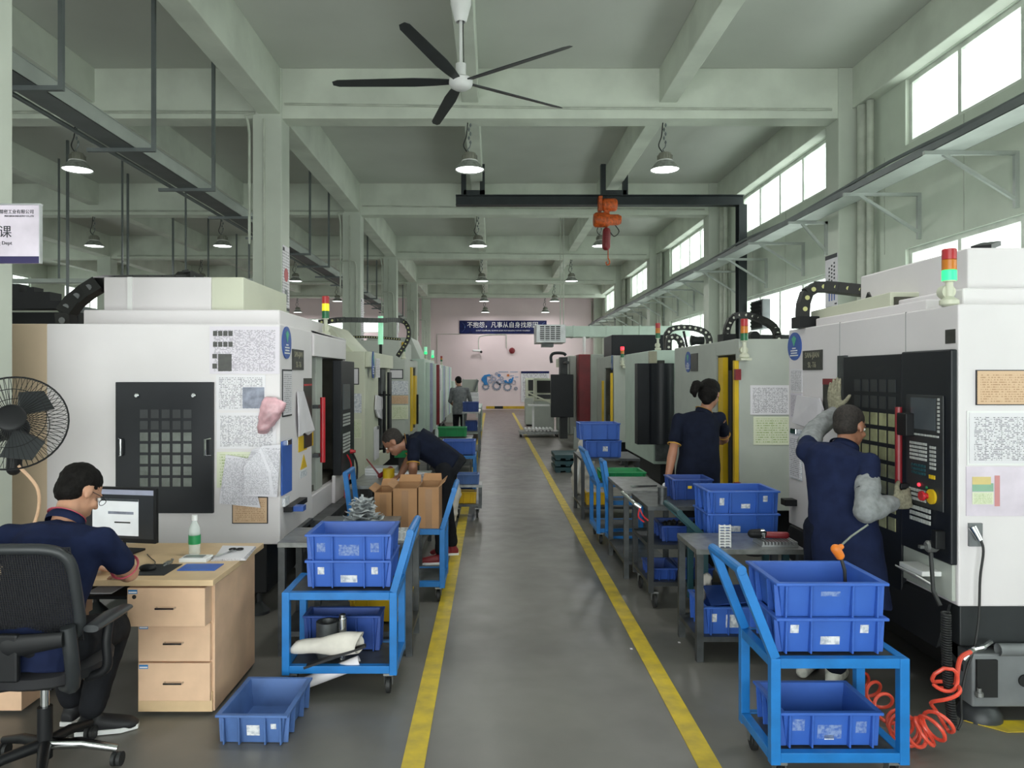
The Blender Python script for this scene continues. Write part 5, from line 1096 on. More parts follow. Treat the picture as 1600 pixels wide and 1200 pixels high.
# ---------------- right side ----------------
xa = fx(1205, 3.0); xb_ = fx(1422, 3.0)
trolley('bright blue trolley nearest the camera on the right, stacked with blue crates', xa, xb_, 3.0, 3.4, hs=-1, hz=.90, hx=.14, zt=.545)
crate('top crate of the pair on the nearest right trolley, orange-handled tool in it', 1.405, 3.22, .694, stickers=((0, .1, .08, .02, 'glue_mark'),), group=G)
crate('second crate of the pair on the nearest right trolley with three white labels', 1.405, 3.22, .549, stickers=((-.15, .1, .035, .035), (0, .05, .08, .035), (.14, .1, .035, .035)), group=G)
crate('blue crate lying on the bottom shelf of the nearest right trolley', 1.40, 3.19, .162, .39, .29, stickers=((-.13, .09, .05, .05, 'glue_mark'), (0, .06, .1, .06, 'glue_mark'), (.13, .08, .045, .05, 'glue_mark'), (-.0, .035, .04, .02)), group=G)
r = thing('air_gun', 'orange-handled tool with thin metal lance leaning in the top right crate', 'tool', (1.44, 3.3, .72))
MB().cap((fx(1312, 3.25), 3.25, fz(868, 3.25)), .02, (fx(1306, 3.25), 3.25, fz(858, 3.25)), .022).cap((fx(1306, 3.25), 3.25, fz(858, 3.25)), .014, (fx(1316, 3.25), 3.26, fz(855, 3.25)), .012).build('grip', 'orange', r, True)
MB().tube([(fx(1314, 3.25), 3.26, fz(855, 3.25)), (fx(1330, 3.28), 3.28, fz(838, 3.28)), (fx(1356, 3.3), 3.3, fz(820, 3.3))], .005, 8).build('lance', 'chrome', r, True)
MB().tube([(fx(1313, 3.25), 3.25, fz(868, 3.25)), (fx(1318, 3.25), 3.24, fz(890, 3.25)), (1.56, 3.24, .706)], [.008, .008, .007], 8).build('hose', 'rubber', r, True)
# table R-a
bench('steel table between the two crate stacks on the right, plastic comb and tools on top', 1.21, 1.86, 4.36, 4.82, .67, .15)
crate('open blue crate with dark lid sheet on the lower shelf of the right steel table', 1.5, 4.57, .15, .44, .34, .17, stickers=((-.17, .1, .03, .05), (-.05, .08, .1, .08)), group=G)
tag(MB().plate([(1.32, 4.44, .31), (1.68, 4.46, .335), (1.68, 4.68, .37), (1.34, 4.68, .36)], (0,0,1), .006).build('plastic_sheet', 'crate_navy'), 'dark blue sheet lying over the crate on the lower shelf', 'sheet')
m = MB().cap((1.33, 4.75, .2), .03, (1.36, 4.74, .38), .035); m.cap((1.4, 4.76, .2), .025, (1.39, 4.75, .4), .03); tag(remesh('glove_bundle', m, .01, 'cloth_white', None, 1, .03, .03), 'bundle of white gloves at the back of the lower shelf', 'gloves')
r = thing('plastic_comb', 'white ladder-like plastic rack standing on the right steel table', 'rack', (fx(1135, 4.4), 4.42, .67))
m = MB()
for q in (1125.5, 1134, 1142.5): m.box(fx(q, 4.4)-.003, fx(q, 4.4)+.003, 4.41, 4.425, .67, .805)
for j in range(8): m.box(fx(1125.5, 4.4), fx(1142.5, 4.4), 4.405, 4.43, .678+j*.0165, .685+j*.0165)
m.build('lattice', 'white', r)
r = thing('tool_tray', 'perforated metal tray with a red-handled tool on the right steel table', 'tray', (1.73, 4.5, .67))
m = MB(); m.box(1.62, 1.84, 4.42, 4.58, .671, .682)
for i in range(11): m.box(1.625+i*.02, 1.635+i*.02, 4.42, 4.58, .682, .70)
m.build('tray', 'alu', r)
r = thing('power_tool', 'dark red cylindrical power tool lying on the perforated tray', 'tool', (1.7, 4.52, .70))
MB().cap((1.6, 4.53, .728), .027, (1.66, 4.53, .728), .03).build('head', 'machine_black', r, True); MB().cap((1.68, 4.53, .722), .02, (1.80, 4.51, .722), .021).build('grip', 'red_panel', r, True); MB().lathe((1.65, 4.53, .728), [(.03, 0), (.031, .02)], 16, 'x').build('ring', 'chrome', r, True)
# teal trolley with two crates
trolley('dark teal trolley behind the right steel table with two stacked blue crates', 1.40, 1.98, 4.9, 5.3, zt=.62, hs=-1, hz=.78, hx=.17, mt='teal', group=None)
crate('top crate with peeled label, stack in front of the woman', 1.68, 5.09, .775, .45, .33, .155, stickers=((-.14, .08, .03, .05), (.02, .05, .06, .03), (.15, .1, .03, .04)), group=G)
crate('lower crate of the stack in front of the woman', 1.68, 5.09, .622, .45, .33, .155, stickers=((-.05, .05, .07, .04),), group=G)
# dark three-level cart
r = bench('dark steel three-level cart by the woman, knurled cylinder on top', 1.13, 1.42-.03+.33, 5.34, 5.96, .75, .2, mt='dark_grey', top='steel_dark', mid=.47, wheels=True, cat='cart', name='steel_cart', group=None)
MB().tube([(1.08, 5.36, .74), (1.05, 5.36, .76), (1.05, 5.92, .76), (1.08, 5.92, .74)], .016, 10).build('push_handle', 'chrome', r, True)
crate('navy crate of dark metal parts on the middle level of the steel cart', 1.45, 5.6, .47, .36, .3, .12, 'crate_navy')
m = MB()
random.seed(3)
for i in range(26): m.lathe((1.31+random.random()*.28, 5.48+random.random()*.22, .53+random.random()*.04), [(.001, 0), (.02, 0), (.022, .02), (.001, .035)], 8)
o = m.build('metal_parts', 'steel_dark', None, True); tag(o, 'heap of dark turned metal parts in the navy crate', 'parts', kind='stuff')
crate('low blue tray left on the bottom level of the steel cart', 1.26, 5.55, .2, .17, .3, .09, 'crate_navy'); crate('low blue tray right on the bottom level of the steel cart', 1.5, 5.55, .2, .22, .3, .09, 'crate_navy')
r = thing('knurled_cylinder', 'dark ribbed metal cylinder on top of the steel cart', 'part', (fx(1035, 5.45), 5.45, .75))
MB().lathe((fx(1035, 5.45), 5.45, .75), [(.001, 0), (.034, 0), (.034, .05), (.031, .052), (.031, .06), (.034, .062), (.034, .125), (.02, .13), (.001, .13)], 24).build('body', 'steel_dark', r, True)
MB().lathe((fx(1035, 5.45), 5.418, .82), [(.001, 0), (.005, 0), (.005, .006)], 8, 'y').build('mark', 'red', r)
crate('dark teal crate with small yellow tag on the steel cart', 1.53, 5.75, .75, .28, .26, .16, 'crate_navy')
tag(bx(1.49, 1.52, 5.601, 5.606, .84, .86).build('yellow_tag', 'yellow'), 'small yellow tag on the dark teal crate', 'tag')
r = thing('pliers', 'red-handled pliers hanging from the push handle of the steel cart', 'tool', (1.1, 5.33, .62)); MB().tube(curved([(1.07, 5.335, .74), (1.09, 5.33, .69), (1.13, 5.33, .65)]), .006, 6).tube(curved([(1.07, 5.335, .74), (1.06, 5.33, .68), (1.10, 5.33, .64)]), .006, 6).build('grip', 'red', r, True)
# table R-c
bench('bare steel table at the woman\'s left hand', 1.1, 1.48, 6.15, 7.0, .74, .15)
tag(MB().plate([(1.2, 6.3, .741), (1.42, 6.35, .741), (1.44, 6.42, .741), (1.2, 6.4, .741)], (0,0,1), .004).build('steel_rule', 'chrome'), 'shiny flat blade on the bare steel table', 'tool')
r = thing('dial_gauge', 'small round dial gauge beside the woman\'s hand', 'gauge', (1.42, 5.98, .752)) 
MB().lathe((1.4, 5.93, .81), [(.001, 0), (.026, 0), (.028, .012), (.001, .012)], 20, 'y').build('dial', 'white', r, True); MB().tube([(1.4, 5.94, .752), (1.4, 5.94, .79)], .006, 8).build('stem', 'chrome', r, True); bx(1.37, 1.43, 5.915, 5.958, .751, .76).build('foot', 'steel', r)
# blue trolley with two handles and a green crate
trolley('slim blue trolley with green crate, standing at the yellow line before the red machine', 1.05, 1.55, 7.4, 7.95, zt=.62, hs=-1, hz=.92, hx=.12)
m = MB().bar((1.30, 7.42, .4), (1.24, 7.42, .9), .04); m.bar((1.30, 7.0+.42, .9), (1.24, 7.42, .9), .03)
crate('shallow green crate full of parts on the slim blue trolley', 1.34, 7.66, .62, .42, .36, .1, 'crate_green')
trolley('second blue trolley handle behind the bare steel table', 1.12, 1.45, 7.05, 7.32, zt=.5, hs=-1, hz=.86, hx=.06)
bench('dark workbench with two blue crates near the hanging control cabinet', 1.05, 1.75, 8.7, 9.5, .72, .15, mt='dark_grey', top='steel_dark')
crate('upper blue crate on the dark workbench', 1.29, 9.0, .93, .46, .36, .2, 'crate_blue', group=G); crate('smaller blue crate beneath on the dark workbench', 1.34, 9.0, .72, .4, .32, .2, 'crate_blue', group=G, stickers=((.02, .1, .06, .06),))
crate('yellow crate on the lower shelf of the dark workbench', 1.26, 8.97, .15, .24, .3, .15, 'crate_yellow')
tag(bx(1.14, 1.37, 8.85, 9.07, .301, .307).build('paper_sheet', 'paper'), 'white sheet lying on the yellow crate', 'paper')
r = thing('plastic_pallet', 'dark blue plastic pallet stack on the floor by the red machine', 'pallet', (1.25, 13.3, 0))
for i in range(3): 
    m = MB().box(1.1, 1.55, 12.9, 13.7, .03+i*.11, .09+i*.11)
    for q in range(3): m.box(1.12+q*.17, 1.2+q*.17, 12.9, 13.7, i*.11, .03+i*.11)
    m.build('layer', 'teal', r)
m = MB().loft([((1.3, 10.6, .0), (.12, 0, 0), (0, .12, 0)), ((1.28, 10.6, .2), (.15, 0, 0), (0, .12, 0)), ((1.32, 10.6, .5), (.14, 0, 0), (0, .12, 0)), ((1.36, 10.6, .85), (.1, 0, 0), (0, .1, 0)), ((1.38, 10.6, .98), (.03, 0, 0), (0, .03, 0))], 14)
o = remesh('plastic_bag', m, .02, 'cloth_white', None, 1, .1, .12); tag(o, 'tall pale bag of rags behind the blue crates by the right yellow line', 'bag')
tag(MB().tube([(1.15, 10.3, .0), (1.28, 10.3, .8)], .02, 8).build('mop_handle', 'white', None, True), 'white stick leaning at the pale rag bag', 'stick')
# spotless floor bits
for i, (a, b) in enumerate(((975, 968), (1060, 1005), (820, 770), (985, 1015))):
    Y = 1.7*F/(b-VY); o = bx(fx(a, Y), fx(a, Y)+.015, Y, Y+.02, .0005, .003).build('paper_scrap', 'paper'); tag(o, 'tiny white scrap lying on the floor near the yellow lines', 'scrap', 'white scraps on the floor')

# ---------------- desk corner ----------------
r = thing('office_desk', 'light wood office desk with three drawers at the seated man', 'desk', (-2.1, 4.0, 0))
zt = .70
bx(-2.95, -1.365, 3.6, 4.4, zt-.03, zt).build('desktop', 'wood_top', r, bevel=.003)
ped = bx(fx(216, 3.69)-.0, -1.39, 3.69, 4.31, .02, zt-.03).build('pedestal', 'wood', r, bevel=.002)
for i, (a, b, off) in enumerate(((912, 973, -8), (973, 1034, 0), (1035, 1096, 0))):
    x0 = fx(208+(-off if i else 0)*0+(0 if i == 0 else 7), 3.66); z1 = fz(a, 3.67); z0 = fz(b, 3.67)
    yy = 3.60 if i == 0 else 3.665
    d = bx(x0, -1.405, yy, 3.69, z0+.004, z1-.002).build('drawer', 'wood', r, bevel=.002)
    cx = (x0-1.405)/2; 
    MB().tube([(cx-.045, yy, (z0+z1)/2), (cx-.045, yy-.02, (z0+z1)/2), (cx+.045, yy-.02, (z0+z1)/2), (cx+.045, yy, (z0+z1)/2)], .005, 6).build('handle', 'chrome', d, True)
    bx(x0+.005, x0+.05, yy-.001, yy-.0003, z1-.03, z1-.01).build('label', 'mural_blue', d)
    bx(x0+.008, x0+.047, yy-.0014, yy-.001, z1-.026, z1-.019).build('label_text', 'white', d)
    if i == 0: MB().lathe((x0+.035, yy-.003, z1-.045), [(.001, 0), (.01, 0), (.01, .003)], 14, 'y').build('lock', 'dark', d)
bx(fx(216, 3.69)+.005, -1.40, 3.68, 3.70, .02, .12).build('plinth', 'wood_top', r)
bx(-2.9, -2.36, 3.69, 4.31, .02, .33).build('side_cabinet', 'wood', r, bevel=.002); bx(-2.92, -2.34, 4.2, 4.31, .33, zt-.03).build('back_panel', 'wood', r); bx(-2.93, -2.90, 3.69, 4.31, .33, zt-.03).build('side_panel', 'wood', r)
# keyboard tray
bx(-2.33, -1.80, 3.62, 3.95, .60, .615).build('keyboard_tray', 'machine_black', r)
# desk items
r = thing('computer_monitor', 'black monitor with lit office window on the desk', 'monitor', (fx(195, 4.15), 4.17, zt))
ang = -.18; R = Matrix.Rotation(ang, 4, 'Z'); mc = Vector((-2.17, 4.15, zt))
def put(o, sub=False): return o
W2 = .235
mc.x += .06
def rb(name, mt, parent, x0, x1, y0, y1, z0, z1, bev=0):
    m = MB().box(x0, x1, y0, y1, z0, z1); m.v = [R @ v+mc for v in m.v]; return m.build(name, mt, parent, bevel=bev)
scn = rb('housing', 'machine_black', r, -W2, W2, 0, .03, .06, .37, .004)
s2 = rb('screen', 'screen_dark', scn, -W2+.012, W2-.012, -.0015, 0, .085, .358)
rb('title_bar', 'mural_light', scn, -W2+.012, W2-.012, -.0025, -.0015, .33, .358); rb('document_window', 'screen_lit', scn, -.16, .13, -.003, -.0015, .10, .305)
rb('window_bar', 'screen_off', scn, -.16, .13, -.0036, -.003, .293, .305); rb('text_line', 'mural_grey', scn, -.06, .1, -.0036, -.003, .22, .235); rb('text_line', 'dark_grey', scn, -.02, .08, -.0036, -.003, .17, .178)
rb('logo_strip', 'chrome', scn, -.02, .03, -.002, 0, .068, .074)
rb('neck', 'machine_black', r, -.03, .03, .012, .03, .01, .09); rb('foot', 'machine_black', r, -.11, .11, -.07, .09, 0.0005, .012, .003)
r = thing('mouse_pad', 'black mouse pad on the desk corner', 'mouse pad', (-1.78, 3.8, zt)); bx(fx(212, 3.72), fx(262, 3.72), 3.68, 3.9, zt, zt+.003).build('pad', 'mat_black', r, bevel=.001)
r = thing('computer_mouse', 'black computer mouse on the pad', 'mouse', (fx(231, 3.78), 3.78, zt+.003))
MB().ell((fx(231, 3.78), 3.78, zt+.013), (.045, .028, .02)).build('shell', 'machine_black', r, True); MB().tube(curved([(fx(238, 3.8), 3.8, zt+.012), (fx(240, 3.9), 3.92, zt+.006), (fx(236, 4.0), 4.0, zt+.008), (fx(230, 4.1), 4.1, zt+.005)]), .0025, 6).build('cord', 'rubber', r, True)
r = thing('water_bottle', 'clear water bottle with green label and white cap on the desk', 'bottle', (fx(304, 4.12), 4.12, zt+.0))
bxx, by = fx(304, 4.12), 4.12
MB().lathe((bxx, by, zt+.001), [(.001, .002), (.028, 0), (.032, .01), (.03, .03), (.032, .06), (.03, .1), (.032, .13), (.027, .155), (.014, .18), (.013, .2)], 24).build('body', 'bottle_plastic', r, True)
MB().lathe((bxx, by, zt+.06), [(.033, 0), (.033, .05)], 24).build('label', 'crate_green', r, True); MB().lathe((bxx, by, zt+.19), [(.001, .03), (.015, .03), (.016, .0), (.001, 0)], 16).build('cap', 'white', r, True)
r = thing('white_tray', 'small white plastic adapter box in front of the bottle', 'box', (fx(302, 3.98), 3.98, zt)); bx(fx(285, 3.98), fx(328, 3.98), 3.93, 4.03, zt, zt+.022).build('shell', 'white', r, bevel=.004); bx(fx(290, 3.98), fx(320, 3.98), 3.95, 4.0, zt+.022, zt+.026).build('insert', 'alu', r)
tag(MB().plate([(fx(274, 3.75), 3.77, zt+.0005), (fx(333, 3.75), 3.77, zt+.0005), (fx(350, 3.9), 3.9, zt+.0005), (fx(292, 3.9), 3.9, zt+.0005)], (0,0,1), .004).build('blue_folder', 'crate_blue'), 'small blue folder lying on the desk near the edge', 'folder')
m = MB()
for i in range(5): m.plate([(fx(333, 4.0)+.004*i, 3.96, zt+.0005+.0025*i), (fx(386, 4.0)-.003*i, 3.98, zt+.0005+.0025*i), (fx(398, 4.25), 4.28-.004*i, zt+.0005+.0025*i), (fx(345, 4.25), 4.28, zt+.0005+.0025*i)], (0,0,1), .002)
tag(m.build('paper_stack', 'doc_plain'), 'stack of loose papers on the right end of the desk', 'paper')
r = thing('scissors', 'pair of scissors lying on the desk papers', 'scissors', (-1.47, 4.08, zt+.013))
MB().bar((-1.53, 4.0, zt+.0155), (-1.44, 4.14, zt+.0155), .012, .003).bar((-1.5, 4.0, zt+.0185), (-1.46, 4.14, zt+.0185), .01, .003).build('blade', 'chrome', r)
for dx in (-.02, .02): 
    m = MB(); m.tube([(-1.45+dx+.018*math.cos(t*PI/6), 4.17+.02*math.sin(t*PI/6), zt+.018) for t in range(13)], .004, 6); m.build('handle', 'machine_black', r, True)
tag(MB().tube(curved([(fx(262, 3.9), 3.85, zt+.004), (fx(270, 3.95), 3.95, zt+.01), (fx(262, 3.95), 4.0, zt+.004)]), .004, 6).box(fx(258, 3.9), fx(266, 3.9), 3.88, 3.93, zt+.001, zt+.012).build('key_bunch', 'steel', None, True), 'bunch of keys beside the mouse pad', 'keys')
tag(bx(fx(150, 3.72)-.02, fx(184, 3.72), 3.66, 3.9, .6155, .619).build('notebook', 'paper'), 'white notebook under the seated man\'s hands', 'notebook')
# floor crate and bag
crate('dusty blue crate standing on the floor before the desk', -1.10, 3.59, .002, .30, .40, .14, 'crate_dull', rot=-.02, stickers=((-.0, .06, .06, .05), (.095, .08, .025, .025)))
m = MB().loft([((-1.05, 4.3, .003), (.14, 0, 0), (0, .12, 0)), ((-1.05, 4.3, .06), (.15, 0, 0), (0, .12, 0)), ((-1.04, 4.3, .13), (.06, 0, 0), (0, .05, 0))], 14)
o = remesh('plastic_bag', m, .014, 'bag_plastic', None, 1, .04, .05); tag(o, 'clear plastic bag lying on the floor between desk and trolley', 'bag'); o.location.z = .012
# wall fan at the near left column
fcx, fcy, fcz = fx(20, 3.85), 3.85, fz(660, 3.85)
r = thing('wall_fan', 'black caged fan mounted on the near left column', 'fan', (fcx, 4.2, fcz-.3))
fd = Vector((.38, -.8, .36)).normalized(); fr_ = fd.cross(Vector((0,0,1))).normalized(); fu = fr_.cross(fd); fc = Vector((fcx, fcy, fcz)); RF = .255
m = MB()
def fp(a, rr, dd): return fc+(fr_*math.cos(a)+fu*math.sin(a))*rr+fd*dd
for k in range(60):
    a = 2*PI*k/60
    for sgn in (1, -1):
        m.tube([fp(a, .07, sgn*.075+.0), fp(a, .16, sgn*.07), fp(a, .23, sgn*.045), fp(a, RF, 0)], .0016, 4)
for rr, dd in ((RF, 0), (.16, .071), (.16, -.071), (.07, .077)): m.tube([fp(2*PI*k/40, rr, dd) for k in range(41)], .005 if rr == RF else .002, 6)
m.build('cage', 'machine_black', r, True)
RR = Matrix((fr_, fu, fd)).transposed()
m = MB(); 
for k in range(12): pass
m.ell(fc+fd*.075, (.072, .072, .012), RR); m.build('badge', 'machine_black', r, True)
for k in range(3):
    a = 2*PI*k/3; b = MB(); pts = []
    for (da, rr, tw) in ((-.25, .05, -.02), (.35, .05, .02), (.75, .2, .03), (.1, .225, -.02), (-.45, .18, -.03)): pts.append(fp(a+da, rr, tw))
    b.plate(pts, fd, .003).build('blade', 'dark_grey', r, True)
mb_ = fc-fd*.1; m = MB().cap(mb_, .07, mb_-fd*.1, .05); m.cap(mb_-fd*.06, .03, Vector((-3.06, 4.25, fcz-.16)), .03); m.build('motor', 'machine_black', r, True)
m = MB().cap(mb_-fd*.06, .045, mb_+Vector((-.03, .03, -.22)), .035); m.box(-3.08, -2.98, 4.2, 4.249, fcz-.3, fcz-.05); m.build('bracket', 'machine_black', r, True)
MB().tube(curved([mb_+Vector((0, .02, -.2)), mb_+Vector((.06, .1, -.35)), mb_+Vector((.0, .15, -.55)), mb_+Vector((-.15, .16, -.66))]), .009, 8).build('cord', 'wood', r, True)
# office chair
hx_, hy_ = -1.92, 3.16
r = thing('office_chair', 'black mesh-back office chair under the seated man', 'chair', (hx_, hy_, 0))
m = MB()
MB().tube([(hx_, hy_, .06), (hx_, hy_, .28)], .03, 14).build('column', 'machine_black', r, True); MB().tube([(hx_, hy_, .28), (hx_, hy_, .42)], .018, 12).build('gas_lift', 'chrome', r, True)
for k in range(5):
    a = math.radians(-62+72*k); d = Vector((math.cos(a), math.sin(a), 0)); c = Vector((hx_, hy_, 0))
    MB().tube([c+d*.02+Vector((0,0,.12)), c+d*.15+Vector((0,0,.11)), c+d*.29+Vector((0,0,.075))], [.026, .022, .016], 10).build('leg', 'machine_black' if k != 1 else 'chrome', r, True)
    p = c+d*.29; n = Vector((-d.y, d.x, 0))
    MB().lathe((p.x-.02, p.y, .03), [(.001, 0), (.03, 0), (.03, .015), (.02, .02), (.03, .025), (.03, .04), (.001, .04)], 14, 'x').build('caster', 'rubber', r, True)
m = MB().loft([((hx_, hy_+.02, .42), (.2, 0, 0), (0, .2, 0)), ((hx_, hy_+.02, .44), (.245, 0, 0), (0, .235, 0)), ((hx_, hy_+.02, .48), (.25, 0, 0), (0, .24, 0)), ((hx_, hy_+.02, .505), (.22, 0, 0), (0, .21, 0))], 24); m.build('seat', 'mat_black', r, True)
bx(hx_-.1, hx_+.1, hy_-.12, hy_+.12, .4, .42).build('mechanism', 'machine_black', r)
# backrest: frame loop with mesh
cb = Vector((-1.925, 2.93, .82)); bw, bh = .255, .20
def bp_(u, v): return cb+Vector((u*bw, -.03*(u*u)*-1-.05*v, v*bh))
loop = []
for k in range(48):
    a = 2*PI*k/48; ca, sa = math.cos(a), math.sin(a); e = .38
    u = math.copysign(abs(ca)**e, ca); v = math.copysign(abs(sa)**e, sa); loop.append(bp_(u*(1 if v > -.9 else .95), v))
m = MB().tube(loop+[loop[0], loop[1]], .022, 10, cap=False); bfr = m.build('backrest_frame', 'dark_grey', r, True)
m = MB(); n = 52
for i in range(n+1):
    u = -1+2*i/n; m.tube([bp_(u, -1+2*j/6) for j in range(7)], .0028, 4)
    v = -1+2*i/n; m.tube([bp_(-1+2*j/6, v) for j in range(7)], .0024, 4)
m.build('back_mesh', 'mat_black', bfr)
MB().tube(curved([(-1.69, 2.93, .70), (-1.685, 2.95, .56), (-1.72, 3.02, .43), (-1.8, 3.1, .4)]), .028, 10).build('back_support', 'dark_grey', r, True); MB().tube(curved([(-2.14, 2.93, .70), (-2.15, 2.95, .56), (-2.11, 3.02, .43), (-2.03, 3.1, .4)]), .028, 10).build('back_support', 'dark_grey', r, True)
MB().loft([((-2.08, 2.9, .66), (0, .012, 0), (0, 0, .03)), ((-1.885, 2.88, .64), (0, .02, 0), (0, 0, .045)), ((-1.69, 2.9, .66), (0, .012, 0), (0, 0, .03))], 14).build('lumbar_support', 'machine_black', r, True)
bx(-1.93, -1.85, 2.865, 2.895, .5, .69).build('lumbar_post', 'machine_black', r, bevel=.01)
for sx in (-1, 1):
    ax = hx_+sx*.285+.01
    MB().tube(curved([(ax-sx*.08, 3.1, .43), (ax, 3.1, .47), (ax, 3.1, .58), (ax, 3.12, .66)]), .02, 10).build('armrest_post', 'machine_black', r, True)
    MB().loft([((ax, 2.98, .675), (.032, 0, 0), (0, 0, .015)), ((ax, 3.15, .68), (.042, 0, 0), (0, 0, .018)), ((ax, 3.27, .675), (.03, 0, 0), (0, 0, .012))], 14).build('armrest', 'dark_grey', r, True)
# ---------------- people ----------------
def V(*a): return Vector(a)
def rotm(f, u):
    f = Vector(f).normalized(); l = Vector(u).cross(f).normalized(); u2 = f.cross(l).normalized()
    return Matrix((l, f, u2)).transposed(), l, f, u2      # columns: lateral(left), forward, up
def hand(m, wr, d, pn, thumb, curl=.5, s=1.0):
    """wr wrist, d hand direction, pn palm normal (palm side), thumb: direction of the thumb side"""
    d = Vector(d).normalized(); pn = Vector(pn); pn = (pn-d*pn.dot(d)).normalized(); th = Vector(thumb); th = (th-d*th.dot(d)-pn*th.dot(pn)).normalized()
    pm_ = [(0, .024, .018), (.03, .034, .017), (.07, .042, .015), (.092, .040, .012)]
    m.loft([(wr+d*a*s, th*b*s, pn*c*s) for a, b, c in pm_], 14)
    for k, (off, L) in enumerate(((.031, .072), (.0105, .08), (-.0105, .075), (-.031, .06))):
        p = wr+d*.088*s+th*off*s; a = curl*(.35+.05*k); dd = d
        for q, fr in enumerate((.42, .33, .25)):
            dd = (dd*math.cos(a)+pn*math.sin(a)).normalized() if q == 0 else (Quaternion(th.cross(d) if 0 else (dd.cross(pn)).normalized(), a*1.25) @ dd)
            e = p+dd*L*fr*s; m.cap(p, (.0098-.001*q)*s, e, (.0092-.0012*q)*s, 8); p = e
    p = wr+d*.03*s+th*.03*s; dd = (th*.75+d*.6+pn*.35).normalized(); e = p+dd*.038*s; m.cap(p, .0125*s, e, .0105*s, 8)
    d2 = (dd*.6+d*.7+pn*.35).normalized(); m.cap(e, .0105*s, e+d2*.03*s, .0085*s, 8)
def person(label, J, build=1.0, skin='skin', shirt='navy_cloth', pants='trouser', hair='hair', hair_kind='short', sleeve=.62, fwd=(0,1,0), hfwd=(0,1,0), hup=(0,0,1), trim='trim_red', vox=.009, hands=None, shoes='machine_black', grip=(.5,.5), long_sleeve=None, glasses=False, shirt_drop=.06, name='person', bag=1.0, gloves=None, shoe_trim='white'):
    b = build; base = V(J['pelvis'][0], J['pelvis'][1], 0)
    r = thing(name, label, 'person', base)
    pe, ch, nk, hd = (Vector(J[k]) for k in ('pelvis', 'chest', 'neck', 'head'))
    shl, shr = Vector(J['shl']), Vector(J['shr']); lat = (shl-shr).normalized(); up = (ch-pe).normalized(); f = up.cross(lat) if up.cross(lat).dot(Vector(fwd)) > 0 else lat.cross(up); f.normalize()
    hl, hr = Vector(J['hipl']), Vector(J['hipr']); hlat = (hl-hr).normalized()
    def torso(m, g, drop=.0, bag_=1.0):
        wv = pe.lerp(ch, .45)-f*.01
        L1 = hlat.lerp(lat, .3).normalized(); L2 = hlat.lerp(lat, .6).normalized()
        ff = lambda l, u: l.cross(u).normalized()
        st = [(pe-up*(.10+drop), L1*(.165*b*bag_+g), f*(.115*b+g)), (pe-up*.02, L1*(.165*b*bag_+g), f*(.12*b+g)), (wv, L2*(.148*b*bag_+g), f*(.108*b*bag_+g)), (ch-up*.04, lat*(.165*b+g), f*(.122*b+g)), (ch+up*.06, lat*(.175*b+g), f*(.112*b+g)),
              ((shl+shr)/2+up*.015, lat*(.155*b+g), f*(.085*b+g)), ((shl+shr)/2.0+up*(.05+g), lat*(.085*b+g), f*(.06*b+g))]
        m.loft(st, 22)
    sk = MB()
    # neck and head
    HM, l, hf, hu = rotm(hfwd, hup)
    def hp(a, c, u): return hd+l*a+hf*c+hu*u
    sk.cap(nk-up*.05, .058*b, hd-hu*.05-hf*.015, .052*b)
    sk.ell(hp(0, -.008, .035), (.076, .096, .088), HM); sk.ell(hp(0, .02, -.045), (.058, .068, .068), HM); sk.ell(hp(0, .055, -.085), (.03, .028, .022), HM)
    sk.cap(hp(0, .088, .01), .009, hp(0, .105, -.025), .014, 8); sk.ell(hp(0, .082, .022), (.05, .014, .01), HM)
    sk.ell(hp(0, .084, -.062), (.024, .01, .006), HM); sk.ell(hp(0, .084, -.072), (.021, .01, .007), HM)
    for q in (-1, 1):
        sk.ell(hp(q*.078, -.008, -.005), (.009, .021, .033), HM); sk.ell(hp(q*.04, .062, -.03), (.02, .02, .02), HM)
    torso(sk, -.022)
    for s_, sh, el, wr in ((1, shl, Vector(J['ell']), Vector(J['wrl'])), (-1, shr, Vector(J['elr']), Vector(J['wrr']))):
        sk.ell(sh, (.055*b, .055*b, .055*b)); sk.cap(sh, .05*b, el, .038*b); sk.cap(el, .040*b, el.lerp(wr, .3), .042*b); sk.cap(el.lerp(wr, .3), .042*b, wr, .027*b)
    if hands and not gloves:
        for q, (wr, H_) in enumerate((('wrl', hands[0]), ('wrr', hands[1]))):
            if H_: hand(sk, Vector(J[wr]), H_[0], H_[1], H_[2], grip[q])
    for kn, an, hp_ in (('knl', 'anl', hl), ('knr', 'anr', hr)):
        kn, an = Vector(J[kn]), Vector(J[an]); sk.cap(hp_, .08*b, kn, .055*b); sk.cap(kn, .05*b, an, .035*b)
    body = remesh('body', sk, min(vox, .008), skin, r, 2)
    for q in (-1, 1):
        MB().ell(hp(q*.031, .083, -.0+.005), (.0125, .008, .008), HM, 10, 8).build('eye', 'white', body, True); MB().ell(hp(q*.031, .0895, .005), (.005, .003, .005), HM, 8, 6).build('pupil', 'ink', body, True)
        m = MB().cap(hp(q*.018, .09, .026), .0035, hp(q*.046, .083, .027), .003, 6); m.build('eyebrow', hair, body, True)
    # hair
    h = MB()
